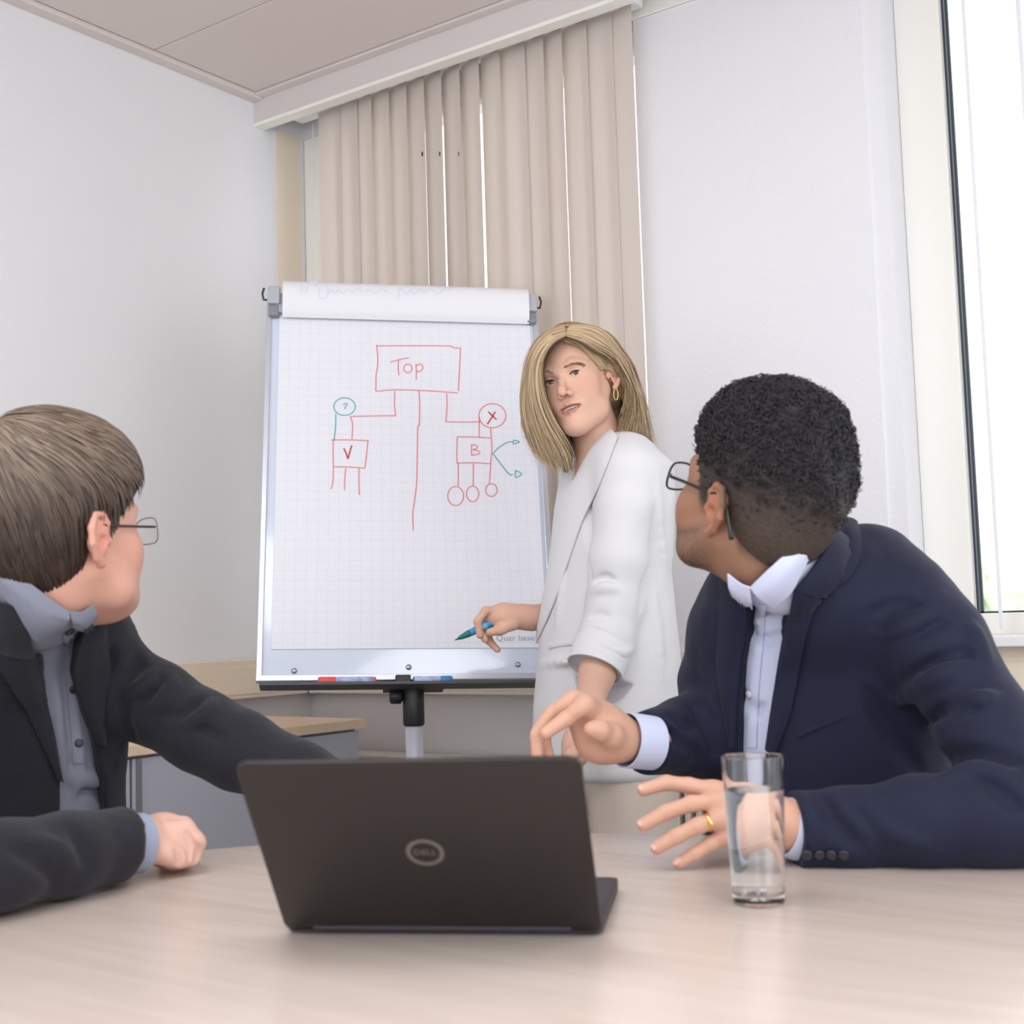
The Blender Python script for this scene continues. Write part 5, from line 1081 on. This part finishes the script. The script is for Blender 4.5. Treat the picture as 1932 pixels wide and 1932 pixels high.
        S = S+nn*(.010+.004*rs.rand(N))[:, None, None]*np.interp(T, [0, .3, 1], [.35, 1, .6])[None, :, None]
        k = rs.rand(N, 1); c = np.where(k < .5, cM+(cA-cM)*(k*2), cA*(.75+.35*rs.rand(N, 1))); c = c*(1-dark)+cD*dark; c = c*(.72+.5*rs.rand(N, 1)); return S, nn, c
    for gs, N, j, dk in ((gr, 2200, .0050, .1), (gl_, 1900, .0050, .15), (gb, 300, .008, .9), ([gb[2], gl_[0]], 200, .006, .85)):
        S, nn, c = sheet(gs, N, j, dark=dk); strands('hair_strands', S, .0020+.0014*rs.rand(N), c, m_hairA, hair, nn)
    R_ = sample_surface(HV, HQ, 2600, rs, lambda c: (pose.l(c)[:, 2] > .01) & (np.abs(capf(pose.l(c))) < .006)); part = lambda p: pose.l(p)[:, 0]-.012
    def dirf(p, k): q = pose.l(p); d = np.outer(np.sign(q[:, 0]-.010)*.9, pose.M[:, 0])-np.outer(np.full(len(p), .45), pose.M[:, 1]); return d-.8*ZZ
    st, nn = grow(R_, lambda p: capf(pose.l(p)), dirf, 9, .0075*(.7+.5*rs.rand(len(R_))), .0004, .004, rs); ql = pose.l(st[:, -1])/s; ok = ql[:, 2] > hl(ql)-.004
    k = rs.rand(ok.sum(), 1); strands('hair_strands', st[ok], .0018+.0012*rs.rand(ok.sum()), (cM*(1-k)+cA*k)*(.7+.45*rs.rand(ok.sum(), 1)), m_hairA, hair, nn[ok])
    # ---------------- blazer
    m_b = mat('white_crepe', srgb(219, 218, 221), .85, bump=.15, bscale=1100)
    J = Body(); J.loft(rows, u, n, .02, e=2.15, kc=.03); JT = Body(); JT.ops = list(J.ops)
    shL, shR = P(1188, 893, 2.70), P(1105, 893, 2.93)
    J.chain([P(1150, 852, 2.81), P(1180, 868, 2.75), shL], [.050, .052, .054], .03); J.chain([P(1142, 852, 2.83), shR], [.048, .052], .03)
    J.chain([shL, P(1180, 960, 2.68), P(1168, 1060, 2.665), P(1160, 1140, 2.66), P(1145, 1200, 2.64), P(1124, 1262, 2.615)], [.056, .058, .060, .057, .053, .0525], .015, k0=.03)
    J.chain([shR, P(1090, 1000, 2.97), P(1085, 1100, 3.0), P(1055, 1140, 2.94)], [.052, .050, .046, .042], .02, k0=.03); J.cut(P(1048, 1145, 2.935), -HR-.5*HF, .07)
    J.cut(P(1127, 1255, 2.618), P(1108, 1300, 2.59)-P(1127, 1240, 2.625), .085)
    J0 = Body(); J0.ops = list(J.ops)
    for q, r in (([(1110, 930), (1112, 1010), (1114, 1090)], .008), ([(1236, 960), (1230, 1040), (1215, 1110), (1208, 1160)], .008), ([(1108, 1190), (1140, 1205), (1168, 1230), (1178, 1240)], .006), ([(1120, 1100), (1140, 1092), (1160, 1098)], .006), ([(1110, 1170), (1130, 1160), (1150, 1165)], .005)): crease(J, J0, q, r, .012, 's', -.002)
    for q, r in (([(1106, 1200), (1140, 1218), (1176, 1232), (1195, 1222)], .007), ([(1116, 1115), (1140, 1108), (1170, 1112)], .006), ([(1010, 1262), (1040, 1250), (1090, 1252)], .005), ([(1228, 1100), (1240, 1180), (1250, 1280)], .008), ([(1050, 1010), (1060, 1090), (1050, 1180)], .007), ([(1240, 900), (1246, 980), (1256, 1080)], .006)): crease(J, J0, q, r, .014, 'u', .004)
    J.post.append(lambda p, d: d+.0013*wob(p, 34, 22)+.0005*wob(p, 85, 27))
    carve(J, [(1150, 800), (1130, 828), (1110, 858), (1094, 886), (1084, 905), (1076, 905), (1078, 880), (1092, 840), (1100, 800)], JT, u, n, cC, .0); J.cone(nk0, nk1, .062, .056, .006, 's')
    bounds_j = bounds([r[0]+u*.2 for r in rows]+[r[0]-u*.2 for r in rows]+[shL, shR, P(1124, 1262, 2.615), cB+n*.2, cB-n*.2, P(1035, 1150, 2.83)], .08); bz = sdf_obj('blazer', J, *bounds_j, .0048, m_b, t); JS = lambda p: J0(p)
    patch('lapel', [(1146, 806), (1112, 856), (1084, 908), (1066, 950), (1046, 1020), (1028, 1120), (1010, 1212)], [(1166, 826), (1146, 880), (1126, 930), (1100, 985), (1074, 1060), (1046, 1140), (1014, 1214)], JS, [.002, .006, .005, .002], .0028, m_b, bz, 44, 9)
    patch('pocket_welt', [(1036, 1213), (1060, 1208), (1088, 1205)], [(1037, 1224), (1061, 1219), (1089, 1216)], JS, [.001, .003, .001], .002, m_b, bz, 12, 4)
    ca_, cb_ = P(1146, 1196, 2.645), P(1122, 1262, 2.612); ax = nrm(cb_-ca_); Lc = np.linalg.norm(cb_-ca_)
    sharp(lathe('turned_cuff', [(.050, .004), (.0565, .002), (.0575, .012), (.0555, .022), (.0585, .034), (.0575, Lc), (.0555, Lc+.001), (.052, Lc-.006)], ca_, m_b, bz, n=44, axis=ax), 50)
    TP = Body(); TP.loft([(c, a*.9, b*.9) for c, a, b in rows[2:-1]], u, n, .02); TP.cut(P(1105, 905, 2.70), n*.3+ZZ, .2); sdf_obj('camisole', TP, *bounds([r[0]+u*.2 for r in rows[2:]]+[r[0]-u*.2 for r in rows[2:]]+[cC+n*.15, cC-n*.15], .05), .008, mat('ivory_top', srgb(222, 218, 214), .8), t)
    # ---------------- trousers
    m_tr = mat('beige_trousers', srgb(206, 192, 180), .85, bump=.2, bscale=600); T = Body(); hp = hem+ZZ*.05; T.ell(hp, (.14, .14, .12), .03)
    for x, sgn in ((.075, 1), (-.075, -1)):
        k0 = hp+u*x; kn = hp+u*x*1.25+n*.02; kn[2] = .46; ft = kn-n*.02; ft[2] = .06; T.chain([k0, kn, ft], [.098, .075, .062], .02); h_ = ft*1.0; h_[2] = 0; shoe(t, h_+n*.15, h_-n*.03, m_black)
    sdf_obj('trousers', T, *bounds([hp+u*.2, hp-u*.2, hp+n*.2, hp-n*.2, base+ZZ*.05, hp+ZZ*.1], .08), .010, m_tr, t)
    # ---------------- the pen in her hand
    pn = thing('pen', 'blue and teal felt pen held in the standing woman\'s right hand', 'pen', pt); Lp = np.linalg.norm(pe-pt); r = .0080
    lathe('barrel', [(r*.88, Lp*.30), (r, Lp*.34), (r*1.03, Lp*.9), (r*.9, Lp*.93)], pt, mat('bright_blue_plastic', srgb(52, 150, 200), .35), pn, n=20, axis=pd)
    lathe('nib_holder', [(.0018, Lp*.05), (r*.62, Lp*.12), (r*.95, Lp*.26), (r*.92, Lp*.31)], pt, m_teal, pn, n=20, axis=pd); lathe('nib', [(.0008, 0), (.0016, .003), (.0018, Lp*.06)], pt, m_teal, pn, n=10, axis=pd); lathe('end_cap', [(r*.9, Lp*.92), (r*.85, Lp*.98), (r*.4, Lp)], pt, m_teal, pn, n=20, axis=pd)
    lathe('label_band', [(r*1.035, Lp*.45), (r*1.04, Lp*.46), (r*1.04, Lp*.62), (r*1.035, Lp*.63)], pt, mat('pale_blue_print', srgb(120, 190, 224), .4), pn, n=20, axis=pd)
woman()
